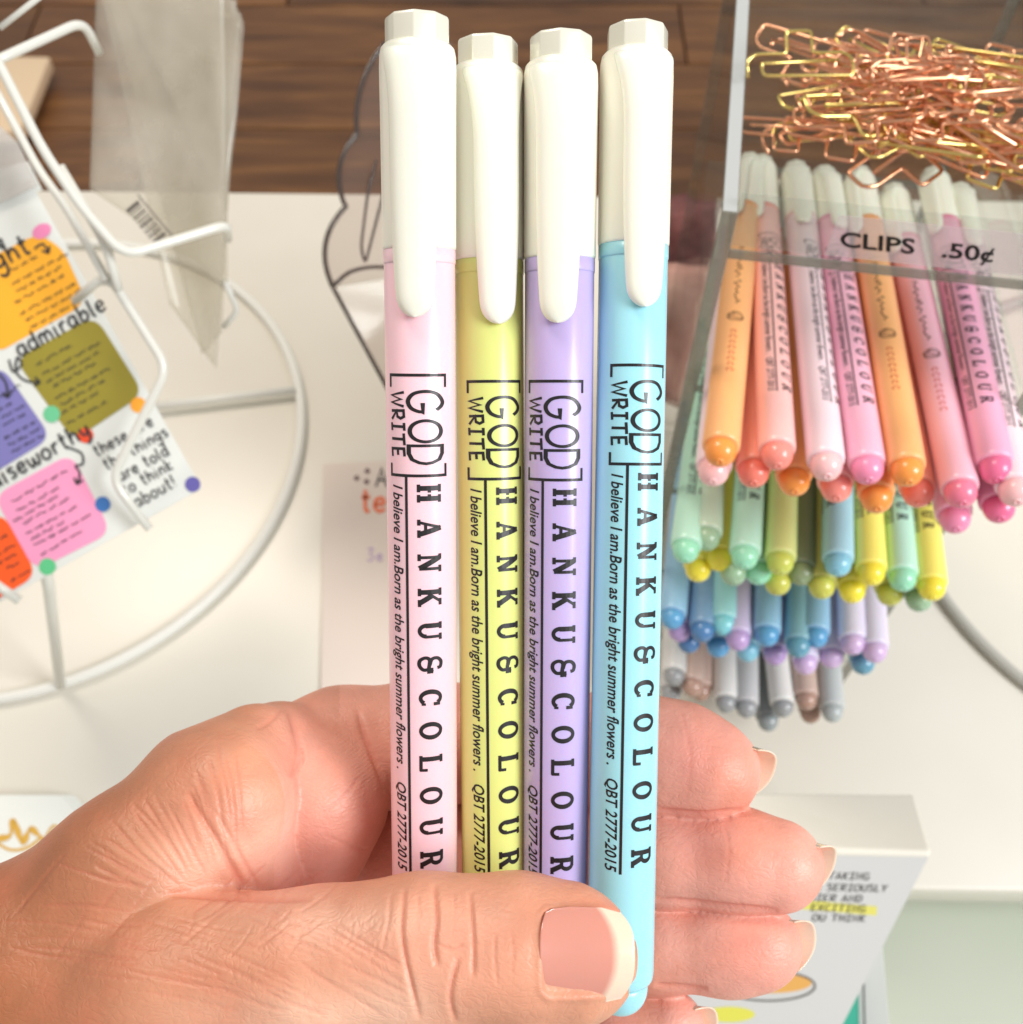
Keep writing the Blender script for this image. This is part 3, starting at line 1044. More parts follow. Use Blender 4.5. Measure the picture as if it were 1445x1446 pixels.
def skin_mat():
    m = mat('skin', S(220, 160, 125), .42, Subsurface_Weight=.20, Subsurface_Scale=.0035)
    b = bsdf(m)
    b.inputs['Subsurface Radius'].default_value = (1.0, .35, .2)
    b.inputs['Specular IOR Level'].default_value = .42
    a = N(m, 'ShaderNodeAttribute'); a.attribute_name = 'skin'
    sp = N(m, 'ShaderNodeSeparateColor')
    L(m, a.outputs['Color'], sp.inputs[0])
    def mix(fac, c1, c2):
        x = N(m, 'ShaderNodeMix', data_type='RGBA')
        if isinstance(fac, float): x.inputs[0].default_value = fac
        else: L(m, fac, x.inputs[0])
        for i, c in ((6, c1), (7, c2)):
            if isinstance(c, tuple): x.inputs[i].default_value = c
            else: L(m, c, x.inputs[i])
        return x.outputs[2]
    c = mix(sp.outputs[0], S(208, 148, 114), S(233, 166, 150))
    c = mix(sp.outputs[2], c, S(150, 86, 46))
    mp_ = N(m, 'ShaderNodeMath', operation='MULTIPLY'); mp_.inputs[1].default_value = .7
    L(m, a.outputs['Alpha'], mp_.inputs[0])
    c = mix(mp_.outputs[0], c, S(246, 208, 184))
    mu = N(m, 'ShaderNodeMath', operation='MULTIPLY'); mu.inputs[1].default_value = .75
    L(m, sp.outputs[1], mu.inputs[0])
    c = mix(mu.outputs[0], c, S(210, 112, 96))
    tc = N(m, 'ShaderNodeTexCoord')
    n = N(m, 'ShaderNodeTexNoise'); n.inputs['Scale'].default_value = 160; n.inputs['Detail'].default_value = 5
    L(m, tc.outputs['Object'], n.inputs['Vector'])
    nb = N(m, 'ShaderNodeTexNoise'); nb.inputs['Scale'].default_value = 75; nb.inputs['Detail'].default_value = 4
    L(m, tc.outputs['Object'], nb.inputs['Vector'])
    rb = N(m, 'ShaderNodeMapRange'); rb.inputs['From Min'].default_value = .45; rb.inputs['From Max'].default_value = .7; rb.inputs['To Max'].default_value = .45
    L(m, nb.outputs[0], rb.inputs[0])
    c = mix(rb.outputs[0], c, S(206, 122, 92))
    hs = N(m, 'ShaderNodeHueSaturation')
    mr = N(m, 'ShaderNodeMapRange'); mr.inputs['From Min'].default_value = .3; mr.inputs['From Max'].default_value = .7
    mr.inputs['To Min'].default_value = .9; mr.inputs['To Max'].default_value = 1.07
    L(m, n.outputs[0], mr.inputs[0]); L(m, mr.outputs[0], hs.inputs['Value']); L(m, c, hs.inputs['Color'])
    L(m, hs.outputs[0], b.inputs['Base Color'])
    # fine skin texture
    v = N(m, 'ShaderNodeTexVoronoi', feature='DISTANCE_TO_EDGE'); v.inputs['Scale'].default_value = 850
    mp = N(m, 'ShaderNodeMapping'); mp.inputs['Scale'].default_value = (.7, 1.25, 1); mp.inputs['Rotation'].default_value = (0, 0, .5)
    nd = N(m, 'ShaderNodeTexNoise'); nd.inputs['Scale'].default_value = 300
    av = N(m, 'ShaderNodeMix', data_type='VECTOR'); av.inputs[0].default_value = .004
    L(m, tc.outputs['Object'], mp.inputs[0]); L(m, mp.outputs[0], av.inputs[4]); L(m, tc.outputs['Object'], nd.inputs['Vector']); L(m, nd.outputs[1], av.inputs[5])
    L(m, av.outputs[1], v.inputs['Vector'])
    n2 = N(m, 'ShaderNodeTexNoise'); n2.inputs['Scale'].default_value = 900; n2.inputs['Detail'].default_value = 6
    L(m, tc.outputs['Object'], n2.inputs['Vector'])
    ml = N(m, 'ShaderNodeMath', operation='MULTIPLY_ADD')
    mn = N(m, 'ShaderNodeMath', operation='MINIMUM'); mn.inputs[1].default_value = .22
    L(m, v.outputs[0], mn.inputs[0]); L(m, mn.outputs[0], ml.inputs[0]); ml.inputs[1].default_value = 1.2; L(m, n2.outputs[0], ml.inputs[2])
    bp = N(m, 'ShaderNodeBump'); bp.inputs['Strength'].default_value = .42; bp.inputs['Distance'].default_value = .00025
    L(m, ml.outputs[0], bp.inputs['Height']); L(m, bp.outputs[0], b.inputs['Normal'])
    rg = N(m, 'ShaderNodeMapRange'); rg.inputs['To Min'].default_value = .36; rg.inputs['To Max'].default_value = .52
    L(m, n.outputs[0], rg.inputs[0]); L(m, rg.outputs[0], b.inputs['Roughness'])
    return m
SKIN = skin_mat()
hand_me.materials.append(SKIN)
hand = tag(link('hand', hand_me), 'hand with short pale nails holding four pens, thumb across their lower ends', 'hand')
# local frame: x right, y up in view, z along the view axis
hand.matrix_world = Matrix(((RGT.x, UPV.x, FWD.x, cam_loc.x * CM), (RGT.y, UPV.y, FWD.y, cam_loc.y * CM), (RGT.z, UPV.z, FWD.z, cam_loc.z * CM), (0, 0, 0, 1)))

NAIL = mat('nail', S(216, 142, 126), .18, Subsurface_Weight=.2, Subsurface_Scale=.002, Coat_Weight=.8)
bsdf(NAIL).inputs['Coat Roughness'].default_value = .08
_a = N(NAIL, 'ShaderNodeAttribute'); _a.attribute_name = 'free_edge'
_x = N(NAIL, 'ShaderNodeMix', data_type='RGBA')
_x.inputs[6].default_value = S(212, 142, 126); _x.inputs[7].default_value = S(240, 212, 190)
L(NAIL, _a.outputs['Fac'], _x.inputs[0]); L(NAIL, _x.outputs[2], bsdf(NAIL).inputs['Base Color'])
add_noise(NAIL, 900, .08, .0001)
def nail_mesh(fn, nu, nv_, bed, th):
    """fn(u,v)->point, normal side offset th; u 0..1 root to free edge, v -1..1"""
    V, Fc, mi = [], [], []
    for side in (0, 1):
        for i in range(nu):
            for j in range(nv_):
                p, n = fn(i / (nu - 1), -1 + 2 * j / (nv_ - 1))
                V.append(p + n * (th if side == 0 else 0))
    o = nu * nv_
    for i in range(nu - 1):
        for j in range(nv_ - 1):
            a, b, c, d = i * nv_ + j, i * nv_ + j + 1, (i + 1) * nv_ + j + 1, (i + 1) * nv_ + j
            v = -1 + 2 * (j + .5) / (nv_ - 1)
            tip = 1 if (i + .5) / (nu - 1) > bed - .10 * v * v * 1.2 else 0
            Fc.append((a, b, c, d)); mi.append(tip)
            Fc.append((o + d, o + c, o + b, o + a)); mi.append(tip)
    for j in range(nv_ - 1):
        a = (nu - 1) * nv_ + j
        Fc.append((a, a + 1, o + a + 1, o + a)); mi.append(1)
        Fc.append((j + 1, j, o + j, o + j + 1)); mi.append(0)
    for i in range(nu - 1):
        for j in (0, nv_ - 1):
            a, b = i * nv_ + j, (i + 1) * nv_ + j
            Fc.append((a, b, o + b, o + a) if j else (b, a, o + a, o + b)); mi.append(1 if (i + .5) / (nu - 1) > bed - .1 else 0)
    me = mesh('nail', V, Fc, True)
    me.materials.append(NAIL)
    at_ = me.attributes.new('free_edge', 'FLOAT', 'POINT')
    vals = []
    for side in (0, 1):
        for i in range(nu):
            for j in range(nv_):
                v = -1 + 2 * j / (nv_ - 1)
                vals.append(min(1, max(0, (i / (nu - 1) - (bed - .10 * v * v)) / .09 + .5)))
    at_.data.foreach_set('value', vals)
    return me
# thumb nail: seen from above, root at left, free edge past the tip
def thumb_surf_z(px, py):
    z = 12.8
    for _ in range(60):
        d = float(hand_sdf(np.array([pc(px, py, z)], np.float32))[0]) / HK
        if d < .003: break
        z += max(d * .8, .004)
    return z
_q = [(x, y) for x in range(772, 856, 12) for y in range(1292, 1403, 10)]
_A = np.array([[1, x - 800, (x - 800) ** 2, y - 1346, (y - 1346) ** 2] for x, y in _q], float)
_co = np.linalg.lstsq(_A, np.array([thumb_surf_z(x, y) for x, y in _q]), rcond=None)[0]
def nail_z(px, py):
    xx = px - 800
    c2 = min(_co[2], .00004)
    return _co[0] + _co[1] * xx + c2 * xx * xx + _co[3] * (py - 1346) * .6 + _co[4] * .92 * (py - 1346) ** 2
def thumb_nail(u, v):
    s = abs(v)
    x0, x1 = 762 + 8 * s ** 3, 896 - 20 * s ** 3
    if u < .12: x0 += 0
    px = x0 + (x1 - x0) * u
    hw = (61 + 5 * min(1, u * 3)) * (1 - .10 * max(0, u - .75) * 4)
    if u < .1: hw *= .93 + .7 * u
    py = 1345 + v * hw + 3 * u
    z = nail_z(px, py) + .012 - .045 * (u * u * (3 - 2 * u)) + .05 * s ** 4
    p = Vector([float(q) for q in pc(px, py, z)])
    n = Vector((0.12, -v * .45, -1)).normalized()
    return p, n
link('fingernail', nail_mesh(thumb_nail, 60, 41, .80, .03), None, hand)
# the other nails, seen from the pad side as a pale edge beyond the tip
def far_nail(tip, ax, nrm, w, ln, beyond):
    tip, ax, nrm = Vector(tip), Vector(ax).normalized(), Vector(nrm)
    nrm = (nrm - ax * nrm.dot(ax)).normalized()
    sd = ax.cross(nrm)
    def fn(u, v):
        a = v * 1.12
        r = w
        l = (-ln + (ln + beyond) * u) - .95 * beyond * (abs(v) ** 2.4) * max(0, (u - .5) * 2)
        arch = math.cos(a) * r
        p = tip + ax * l + sd * math.sin(a) * r * .98 + nrm * (arch - r * .55 - .10 * u * u)
        n = (sd * math.sin(a) + nrm * math.cos(a)).normalized()
        return p, n
    return nail_mesh(fn, 30, 25, .55, .022)
def V3(a): return Vector([float(q) for q in a])
for (p, q, nx, w, ln, be, dn) in [
    ((960, 1072, 17.4), (1060, 1090, 17.2), (.35, .36, .75), .57, .9, .40, .12),
    ((1040, 1214, 17.1), (1150, 1224, 16.9), (.3, .42, .75), .57, .9, .36, .10),
    ((1030, 1336, 17.1), (1120, 1332, 16.95), (.35, .26, .75), .53, .9, .38, .08),
    ((880, 1450, 17.4), (985, 1447, 17.1), (.3, .34, .75), .45, .8, .32, .08)]:
    a, b = V3(pc(*p)), V3(pc(*q))
    nr = Vector(nx)
    link('fingernail', far_nail(b + nr * dn, b - a, nr, w, ln, be), None, hand)

#@@STAND
# ------------------------------------------------------------------ acrylic pen stand with the clip tray on top
ACR = clear_mat('clear_acrylic', (.93, .94, .93, 1), .03, S(225, 225, 222), .03, 1.0)
ACR_TRAY = clear_mat('clear_acrylic_scuffed', (.93, .94, .93, 1), .02, S(200, 190, 180), .12, .35, (30, .0, .03, (1, 6, 1)))
ACR_BACK = clear_mat('clear_acrylic_back', (.95, .95, .94, 1), .005, S(225, 225, 222), .03, .3)
ACR_EDGE = clear_mat('acrylic_cut_edge', (.50, .50, .47, 1), .6, S(140, 138, 128), .12, .8, (90, .35, .8, (1, 1, 1)))
ACR_EDGE_W = mat('frosted_acrylic_edge', S(180, 184, 184), .35)
ACR_EDGE_D = clear_mat('acrylic_dark_edge', (.55, .50, .48, 1), .5, S(95, 85, 82), .1, 1.0)
def slab(name, c, s, m_face, m_edge, axis, parent, rotz=0, edge_only=None):
    """axis: thin axis; faces normal to it are clear, the rim is the cut edge"""
    bm = bmesh.new()
    box_bm(bm, (0, 0, 0), s)
    bmesh.ops.bevel(bm, geom=list(bm.edges), offset=.03, segments=1, affect='EDGES')
    me = from_bm(bm, name)
    me.materials.append(m_face); me.materials.append(m_edge)
    for p in me.polygons:
        p.material_index = 0 if abs(p.normal[axis]) > .95 else 1
    o = link(name, me, None, parent)
    o.location = Vector(c) * CM
    return o
EL = math.radians(8.5)      # the shelves lean back
YAW = math.radians(-8.6)
TRAY_Z = CAMH - 19.2
front_l = on_plane(1030, 352, TRAY_Z)
stand = thing('pen_stand', 'clear acrylic stand with tiers of pens under an open clip tray', 'display stand', (front_l.x, front_l.y, 0))
stand.rotation_euler = (0, 0, YAW)
W_, D_ = 8.8, 14.5
slab('tray_floor', (W_ / 2, D_ / 2, TRAY_Z - .18), (W_, D_, .34), ACR_TRAY, ACR_EDGE, 2, stand)
slab('front_lip', (W_ / 2, .17, TRAY_Z + .82), (W_, .16, 1.6), ACR, ACR, 1, stand)
for i, (xx, mm) in enumerate(((-.2, ACR_EDGE_W), (W_ + .2, ACR_EDGE_W))):
    sl = slab('side_panel', (xx, D_ / 2, (TRAY_Z + 1.3) / 2), (.40, D_ + .2, TRAY_Z + 1.3 - .05), ACR, ACR_EDGE, 0, stand)
    sl.data.materials.append(ACR_EDGE_W)
    for p in sl.data.polygons:
        if p.normal[2] > .9: p.material_index = 2
slab('back_panel', (W_ / 2, D_ + .3, (TRAY_Z + 3.5) / 2), (W_ + .8, .3, TRAY_Z + 3.4), ACR_BACK, ACR_EDGE, 1, stand)
for k in range(4):
    sh = slab('shelf', (W_ / 2, D_ / 2 + .4, CAMH - 27.2 - 5.9 * k), (W_ - .1, D_ - 1.4, .3), ACR, ACR_EDGE, 2, stand)
    sh.rotation_euler = (-EL, 0, 0)
# label strip with the price
lb = bmesh.new()
box_bm(lb, (5.55, .06, TRAY_Z + .74), (6.4, .02, 1.30), .004, seg=1)
LABEL = clear_mat('clear_label_film', (.96, .94, .95, 1), .22, S(240, 228, 232), .2, .6)
label = link('price_label', from_bm(lb, 'price_label'), LABEL, stand)
(vf, w) = font_vf('CLIPS   .50¢', 1.0, 0.0, .022)
V, Fc = vf
k = 3.7 / w
V3d = [(2.62 + (x - .22 * y) * k, .04, TRAY_Z + .44 + y * k * .88) for x, y in V]
bm = bmesh.new()
bv = [bm.verts.new(v) for v in V3d]
for f in Fc: bm.faces.new([bv[i] for i in f])
bmesh.ops.solidify(bm, geom=bm.faces[:], thickness=.008)
link('lettering', from_bm(bm, 'price_text'), INK, label)

# pens lying on the tiers -------------------------------------------------
PC = {
 'orange': ((252, 168, 92), (248, 150, 62)), 'salmon': ((250, 178, 172), (245, 140, 128)), 'coral': ((246, 150, 128), (240, 125, 108)),
 'pale pink': ((246, 212, 222), (246, 190, 192)), 'pink': ((248, 172, 200), (240, 140, 178)), 'hot pink': ((247, 160, 196), (238, 110, 155)), 'rose': ((240, 170, 190), (235, 120, 150)),
 'mint': ((176, 232, 206), (150, 222, 186)), 'sage': ((180, 208, 180), (150, 184, 150)), 'dark sage': ((110, 128, 100), (138, 158, 118)),
 'yellow': ((250, 236, 90), (244, 226, 60)), 'yellow green': ((212, 222, 124), (200, 210, 90)), 'olive yellow': ((196, 196, 90), (196, 198, 80)), 'light blue': ((150, 208, 226), (130, 196, 220)),
 'blue': ((128, 182, 222), (86, 156, 206)), 'dark blue': ((92, 134, 176), (70, 118, 170)), 'cyan': ((150, 220, 228), (130, 208, 220)), 'teal': ((110, 164, 184), (92, 150, 176)),
 'purple': ((196, 180, 222), (182, 152, 206)), 'lilac': ((216, 206, 232), (206, 176, 218)),
 'grey': ((188, 188, 190), (150, 152, 155)), 'pale grey': ((220, 218, 214), (148, 150, 152)), 'dark grey': ((120, 128, 132), (142, 150, 152)), 'brown': ((188, 156, 142), (172, 136, 120)), 'silver': ((176, 182, 182), (170, 178, 178)),
}
pm_cache = {}
def pen_mats(c):
    if c not in pm_cache:
        a, b = PC[c]
        k = c.replace(' ', '_')
        a = tuple(v + (255 - v) * .18 for v in a)
        b = tuple(v + (255 - v) * .06 for v in b)
        pm_cache[c] = (plastic(k + '_barrel', a, .3, .15), plastic(k + '_plug', b, .22, .15))
    return pm_cache[c]
def tier_dir(px, py, Z, slope, el=EL):
    """near-horizontal direction (into the stand) whose image leans by slope = dx per dy upward"""
    P = at(px, py, Z)
    lo, hi = -1.2, 1.2
    def img(ph):
        d = Vector((math.sin(ph) * math.cos(el), math.cos(ph) * math.cos(el), -math.sin(el)))
        Q = P + d * 8 - cam_loc
        z = Q.dot(FWD)
        return 722.5 + F * Q.dot(RGT) / z, 723 - F * Q.dot(UPV) / z, d
    for _ in range(40):
        mid = (lo + hi) / 2
        x, y, d = img(mid)
        if (x - px) / (py - y) > slope: hi = mid
        else: lo = mid
    return img((lo + hi) / 2)[2]
ROWN = {'f': 'front', 'r': 'rear'}
TIERS = [
 ('top', 28.6, [
  (1018, 632, .10, 'orange', 'f', 185, -30), (1097, 637, -.055, 'salmon', 'f', 35, -25), (1166, 652, -.105, 'pale pink', 'f', 62, 10), (1224, 657, -.15, 'pink', 'f', 25, 30),
  (1280, 660, -.165, 'orange', 'f', 190, -35), (1355, 690, -.225, 'rose', 'f', 188, -30), (1405, 657, -.215, 'hot pink', 'f', 5, -25), (1432, 688, -.19, 'pale pink', 'f', 60, 20),
  (1008, 660, .09, 'pale pink', 'r', 90, 80), (1064, 662, .0, 'coral', 'r', 90, -70), (1121, 674, -.06, 'orange', 'r', 90, 40), (1180, 683, -.09, 'salmon', 'r', 200, 60),
  (1237, 698, -.13, 'orange', 'r', 90, 60), (1295, 690, -.17, 'coral', 'r', 120, 60), (1347, 727, -.20, 'pink', 'r', 100, 60), (1409, 712, -.21, 'hot pink', 'r', 100, 60)]),
 ('second', 34.2, [
  (969, 772, .12, 'mint', 'f', 30, 0), (998, 755, .04, 'sage', 'f', -30, 0), (1052, 781, .06, 'mint', 'f', 10, 0), (1102, 789, .03, 'yellow green', 'f', 90, 0),
  (1183, 791, 0.0, 'light blue', 'f', -40, 0), (1230, 804, -.06, 'yellow', 'f', 5, 0), (1274, 812, -.08, 'mint', 'f', 5, 0), (1315, 825, -.11, 'yellow', 'f', 0, 0),
  (986, 799, .04, 'yellow', 'r', 90, 0), (1016, 784, .03, 'yellow', 'r', 90, 0), (1036, 804, .02, 'sage', 'r', 90, 0), (1071, 803, .03, 'mint', 'r', 90, 0), (1098, 818, .0, 'olive yellow', 'r', 90, 0),
  (1131, 804, .03, 'dark sage', 'r', 90, 0), (1160, 823, .0, 'olive yellow', 'r', 90, 0), (1203, 829, -.03, 'yellow', 'r', 90, 0), (1256, 833, -.06, 'olive yellow', 'r', 90, 0), (1297, 841, -.1, 'sage', 'r', 90, 0)]),
 ('third', 38.8, [
  (950, 868, .1, 'blue', 'f', 90, 0), (992, 886, .04, 'dark blue', 'f', 90, 0), (1022, 877, .03, 'cyan', 'f', 90, 0), (1042, 898, .01, 'purple', 'f', 90, 0), (1083, 892, .02, 'blue', 'f', 60, 0),
  (1127, 908, .03, 'teal', 'f', 90, 0), (1152, 894, 0, 'blue', 'f', 90, 0), (1204, 904, -.05, 'lilac', 'f', 90, 0), (1235, 915, -.06, 'lilac', 'f', 30, 0),
  (960, 886, .05, 'purple', 'r', 90, 0), (973, 902, .05, 'dark blue', 'r', 90, 0), (1014, 908, .03, 'blue', 'r', 90, 0), (1056, 914, .02, 'light blue', 'r', 90, 0), (1094, 919, .0, 'purple', 'r', 90, 0),
  (1137, 932, .0, 'lilac', 'r', 90, 0), (1174, 923, -.03, 'lilac', 'r', 90, 0), (1218, 932, -.05, 'teal', 'r', 90, 0)]),
 ('bottom', 43.8, [
  (952, 950, .04, 'pale grey', 'f', 90, 0), (978, 965, .06, 'brown', 'f', 90, 0), (1025, 988, -.02, 'pale grey', 'f', 90, 0), (1054, 995, .0, 'grey', 'f', 90, 0), (1105, 994, -.12, 'pale grey', 'f', 90, 0),
  (1138, 984, -.10, 'brown', 'f', 90, 0), (1175, 1001, -.07, 'silver', 'f', 90, 0),
  (948, 974, .04, 'grey', 'r', 90, 0), (990, 972, .05, 'brown', 'r', 90, 0), (1084, 1014, -.1, 'dark grey', 'r', 90, 0), (1144, 1003, -.08, 'brown', 'r', 90, 0)]),
]
ORD = ['first', 'second', 'third', 'fourth', 'fifth', 'sixth', 'seventh', 'eighth', 'ninth', 'tenth']
for tn, Z0, pens in TIERS:
    cnt = {'f': 0, 'r': 0}
    order = sorted(range(len(pens)), key=lambda i: pens[i][0])
    for i in order:
        (px, py, sl, c, row, roll, crot) = pens[i]
        Z = Z0 + (1.0 if row == 'r' else 0) + (random.uniform(-.25, .25))
        Z += (py - (660 if tn == 'top' else py)) * 0
        d = tier_dir(px, py, Z, sl)
        tip = at(px, py, Z)
        P = tip - d * .42
        up = 'upper' if row == 'f' else 'lower'
        lab = f"{c} pen, {ORD[cnt[row]]} from the left in the {up} layer of the {tn} tier"
        cnt[row] += 1
        b, pl = pen_mats(c)
        rl = math.radians(roll)
        vis = tn in ('top', 'second') and roll != 90
        make_pen(lab, P, d, b, pl, rl, math.radians(crot), f'pens lying on the {tn} tier of the stand', vis, tn == 'top', 0)

# ------------------------------------------------------------------ wire clips in the tray
GOLD = mat('gold_wire', S(228, 204, 128), .26, Metallic=1.0)
ROSE = mat('rose_gold_wire', S(236, 178, 142), .24, Metallic=1.0)
def clip_pts():
    p = [(-1.25, -.28), (-1.25, .12), (-1.05, .28), (-.3, .28), (-.3, .82), (.3, .82), (.3, .28), (1.05, .28), (1.25, .12), (1.25, -.28), (-.9, -.28), (-.95, .02), (.9, .06)]
    return [Vector((x, y, 0 + (.07 if i > 9 else 0))) for i, (x, y) in enumerate(p)]
V, Fc = tube(fillet(clip_pts(), .10, 2), .042, 6)
clip_me = mesh('wire_clip', V, Fc)
clip_me.materials.append(ROSE)
clip_me2 = clip_me.copy(); clip_me2.materials.clear(); clip_me2.materials.append(GOLD)
SM = stand.matrix_basis
def tray_pt(x, y, z):
    c, s = math.cos(YAW), math.sin(YAW)
    return Vector((front_l.x + x * c - y * s, front_l.y + x * s + y * c, TRAY_Z + z))
def put_clip(p, rot, gold, label, group):
    o = link('wire_clip', clip_me2 if gold else clip_me)
    o.location = Vector(p) * CM
    o.rotation_euler = rot
    tag(o, label, 'paper clip', group)
    return o
cr = random.Random(11)
ZONES = {}
for i in range(54):
    x = cr.uniform(1.8, 8.0)
    y = 3.7 + cr.random() * 4.2 + x * .03
    hgt = .1 + 1.25 * cr.random() * max(0.15, 1 - ((y - 5.8) / 2.6) ** 2)
    gold = cr.random() < .4
    tl = cr.uniform(-.35, .35)
    o = put_clip(tray_pt(x, y, hgt), (tl, cr.uniform(-.2, .2), cr.gauss(0, .36) + (math.pi if cr.random() < .5 else 0) + YAW), gold, '', '')
    k = cr.uniform(1.1, 1.45)
    o.scale = (k, k, k)
    where = ('left' if x < 2.9 else 'middle' if x < 5.3 else 'right') + (' front' if y < 5.4 else ' back')
    metal = 'gold' if gold else 'rose gold'
    q_ = Vector(tray_pt(x, y, hgt)) - cam_loc
    ZONES.setdefault((metal, where), []).append((q_.dot(RGT) / q_.dot(FWD), o))
    o['group'] = f'{metal} wire clips in the {where} of the heap'
NTH = 'first second third fourth fifth sixth seventh eighth ninth tenth eleventh twelfth thirteenth fourteenth fifteenth sixteenth'.split()
for (metal, where), lst in ZONES.items():
    lst.sort(key=lambda t: t[0])
    for k_, (_, o) in enumerate(lst):
        o['label'] = f"{NTH[k_]} from left of the {metal} wire clips in the heap's {where}" if len(lst) > 1 else f"{metal} wire clip, the only one of its colour in the heap's {where}"
def lay_clip(px, py, hgt, ang, gold, lab, tilt=0.0, s=1.0):
    """a clip laid with its picture angle (deg) at a tray height"""
    p = on_plane(px, py, TRAY_Z + hgt)
    o = put_clip(p, (tilt, 0, math.radians(ang)), gold, lab, 'clips on top of the heap')
    o.scale = (s, s, s)
lay_clip(1130, 92, 1.7, 2, True, 'gold wire paper clip standing up at the back left of the heap', .5, 1.12)
lay_clip(1300, 98, 1.7, 6, False, 'rose gold wire paper clip standing up at the back right of the heap', .5, 1.05)
lay_clip(1275, 190, .6, 35 + 180, True, 'gold wire paper clip lying crosswise at the front of the heap', 0, 1.1)
lay_clip(1370, 175, .9, -52, False, 'long rose gold wire paper clip slanting down at the right of the heap', .1, 1.5)
lay_clip(1190, 190, .5, -14 + 180, False, 'rose gold wire paper clip, square loop forward, at the middle front of the heap', 0, 1.25)
lay_clip(1110, 182, .4, -8 + 180, False, 'rose gold wire paper clip nearest the frosted side edge at the front of the heap', 0, 1.1)
lay_clip(1330, 210, .3, -20, True, 'flat gold wire paper clip at the front right beside the crosswise gold one', 0, 1.0)
lay_clip(1420, 215, .3, -15, False, 'rose gold wire paper clip lying at the far right front of the tray', 0, 1.1)
lay_clip(1410, 110, .9, -35, False, 'rose gold wire paper clip, loop up, at the far right back of the heap', .2, 1.1)

#@@RACK
# ------------------------------------------------------------------ white wire card rack
rc = Vector((-25.9, 33.0, 0))
rack = thing('card_rack', 'white wire spinner rack with a round base ring holding cards and sleeves', 'card rack', rc)
def rp(lst):
    return [Vector(p) - rc for p in lst]
def wire(name, pts, r, m=WIRE, fr=.6, closed=False):
    V, Fc = tube(fillet(rp(pts), fr, 6, closed), r, 12, closed)
    return link(name, mesh(name, V, Fc), m, rack)
V, Fc = tube([Vector((14.7 * math.cos(a), 14.7 * math.sin(a), .28)) for a in np.linspace(0, 2 * math.pi, 128, endpoint=False)], .26, 12, True)
link('base_ring', mesh('base_ring', V, Fc), WIRE_FAR, rack)
wire('base_spoke', [on_plane(200, 576, .5), on_plane(416, 551, .5)], .22, WIRE_FAR)
wire('post', [on_plane(86, 967, .4), at(69, 822, 41), at(62, 790, 40.5)], .24)
wire('hook', [at(318, 398, 45), at(337, 440, 46), at(316, 462, 46.4)], .13, WIRE_FAR, .4)
wire('pocket_wire', [at(-60, 112, 33.5), at(-4, 86, 33.5), at(118, 30, 35.5), at(140, 74, 37)], .15)
wire('pocket_wire', [at(-30, 40, 33.2), at(0, 92, 33.5), at(60, 210, 34), at(115, 292, 34.5), at(176, 362, 35), at(322, 317, 36.5), at(322, 338, 38)], .16)
wire('pocket_wire', [at(-20, 100, 36), at(55, 240, 36.5), at(92, 290, 36.3), at(152, 396, 36)], .14)
wire('pocket_wire', [at(106, 425, 37), at(140, 396, 36.3), at(160, 398, 36.2), at(237, 520, 36.5), at(158, 677, 37.2), at(212, 747, 37.8)], .16)
wire('pocket_wire', [at(85, 235, 34.6), at(150, 345, 35.3), at(168, 410, 36)], .16)
wire('pocket_wire', [at(-20, 815, 37), at(28, 848, 37.5)], .17)
wire('pocket_wire', [at(0, 40, 30), at(62, -8, 30), at(66, -30, 30)], .08)

# frame for the sticker sheet: fronto-parallel sheet in the pocket
ZS = 38.4
U2 = Vector((285, -160)).normalized(); V2 = Vector((240, 430)).normalized()
corner = (285, 690)
def S3(px, py, lift=0.0):
    return at(px, py, ZS) - FWD * lift
sh_o = at(285, 690, ZS)
sheet = thing('sticker_sheet', 'white sticker sheet with coloured rounded blocks and black handwriting in the wire rack', 'sticker sheet', sh_o)
def flat_part(name, polys2d, lift, m, parent, th=.0, origin=None):
    """polys2d: list of (verts px, faces) printed on the sheet"""
    V, Fc = join_vf(polys2d)
    vv = [S3(x, y, lift) - (origin or sh_o) for x, y in V]
    return link(name, mesh(name, vv, Fc, False), m, parent)
def off(px, py, a, b):
    return (px + U2.x * a + V2.x * b, py + U2.y * a + V2.y * b)
c_br = corner; c_bl = off(*corner, -420, 0); c_tl = off(*corner, -420, -500); c_tr = off(*corner, 0, -500)
bm = outline_prism([S3(*c) - sh_o for c in (c_br, c_tr, c_tl, c_bl)], FWD * .06, .01)
link('paper', from_bm(bm, 'paper'), PAPER, sheet)
def rquad(pts, r=22, n=8):
    v = fillet([Vector((a, b, 0)) for a, b in pts], r, n, True)
    return ([(p.x, p.y) for p in v], [tuple(range(len(v)))])
def block(pts, c, r=24, name='sticker'):
    return flat_part(name, [rquad(pts, r)], .02, mat('sticker_print', S(*c), .5), sheet)
b1 = block([(-60, 388), (55, 330), (90, 352), (124, 428), (0, 497), (-18, 480)], (252, 180, 45))
block([(22, 508), (135, 446), (204, 556), (105, 622)], (152, 140, 48))
block([(-60, 560), (2, 515), (74, 618), (-60, 700)], (128, 124, 188))
block([(-8, 700), (102, 640), (158, 752), (50, 806)], (248, 160, 200))
block([(-70, 760), (4, 722), (54, 812), (-60, 880)], (252, 96, 32))
def dot(px, py, r, c, rx=1.0):
    pts = []
    for i in range(20):
        a = 2 * math.pi * i / 20
        q = off(px, py, r * rx * math.cos(a), r * math.sin(a)); pts.append(q)
    flat_part('sticker_dot', [(pts, [tuple(range(20))])], .03, mat('dot_print', S(*c), .5), sheet)
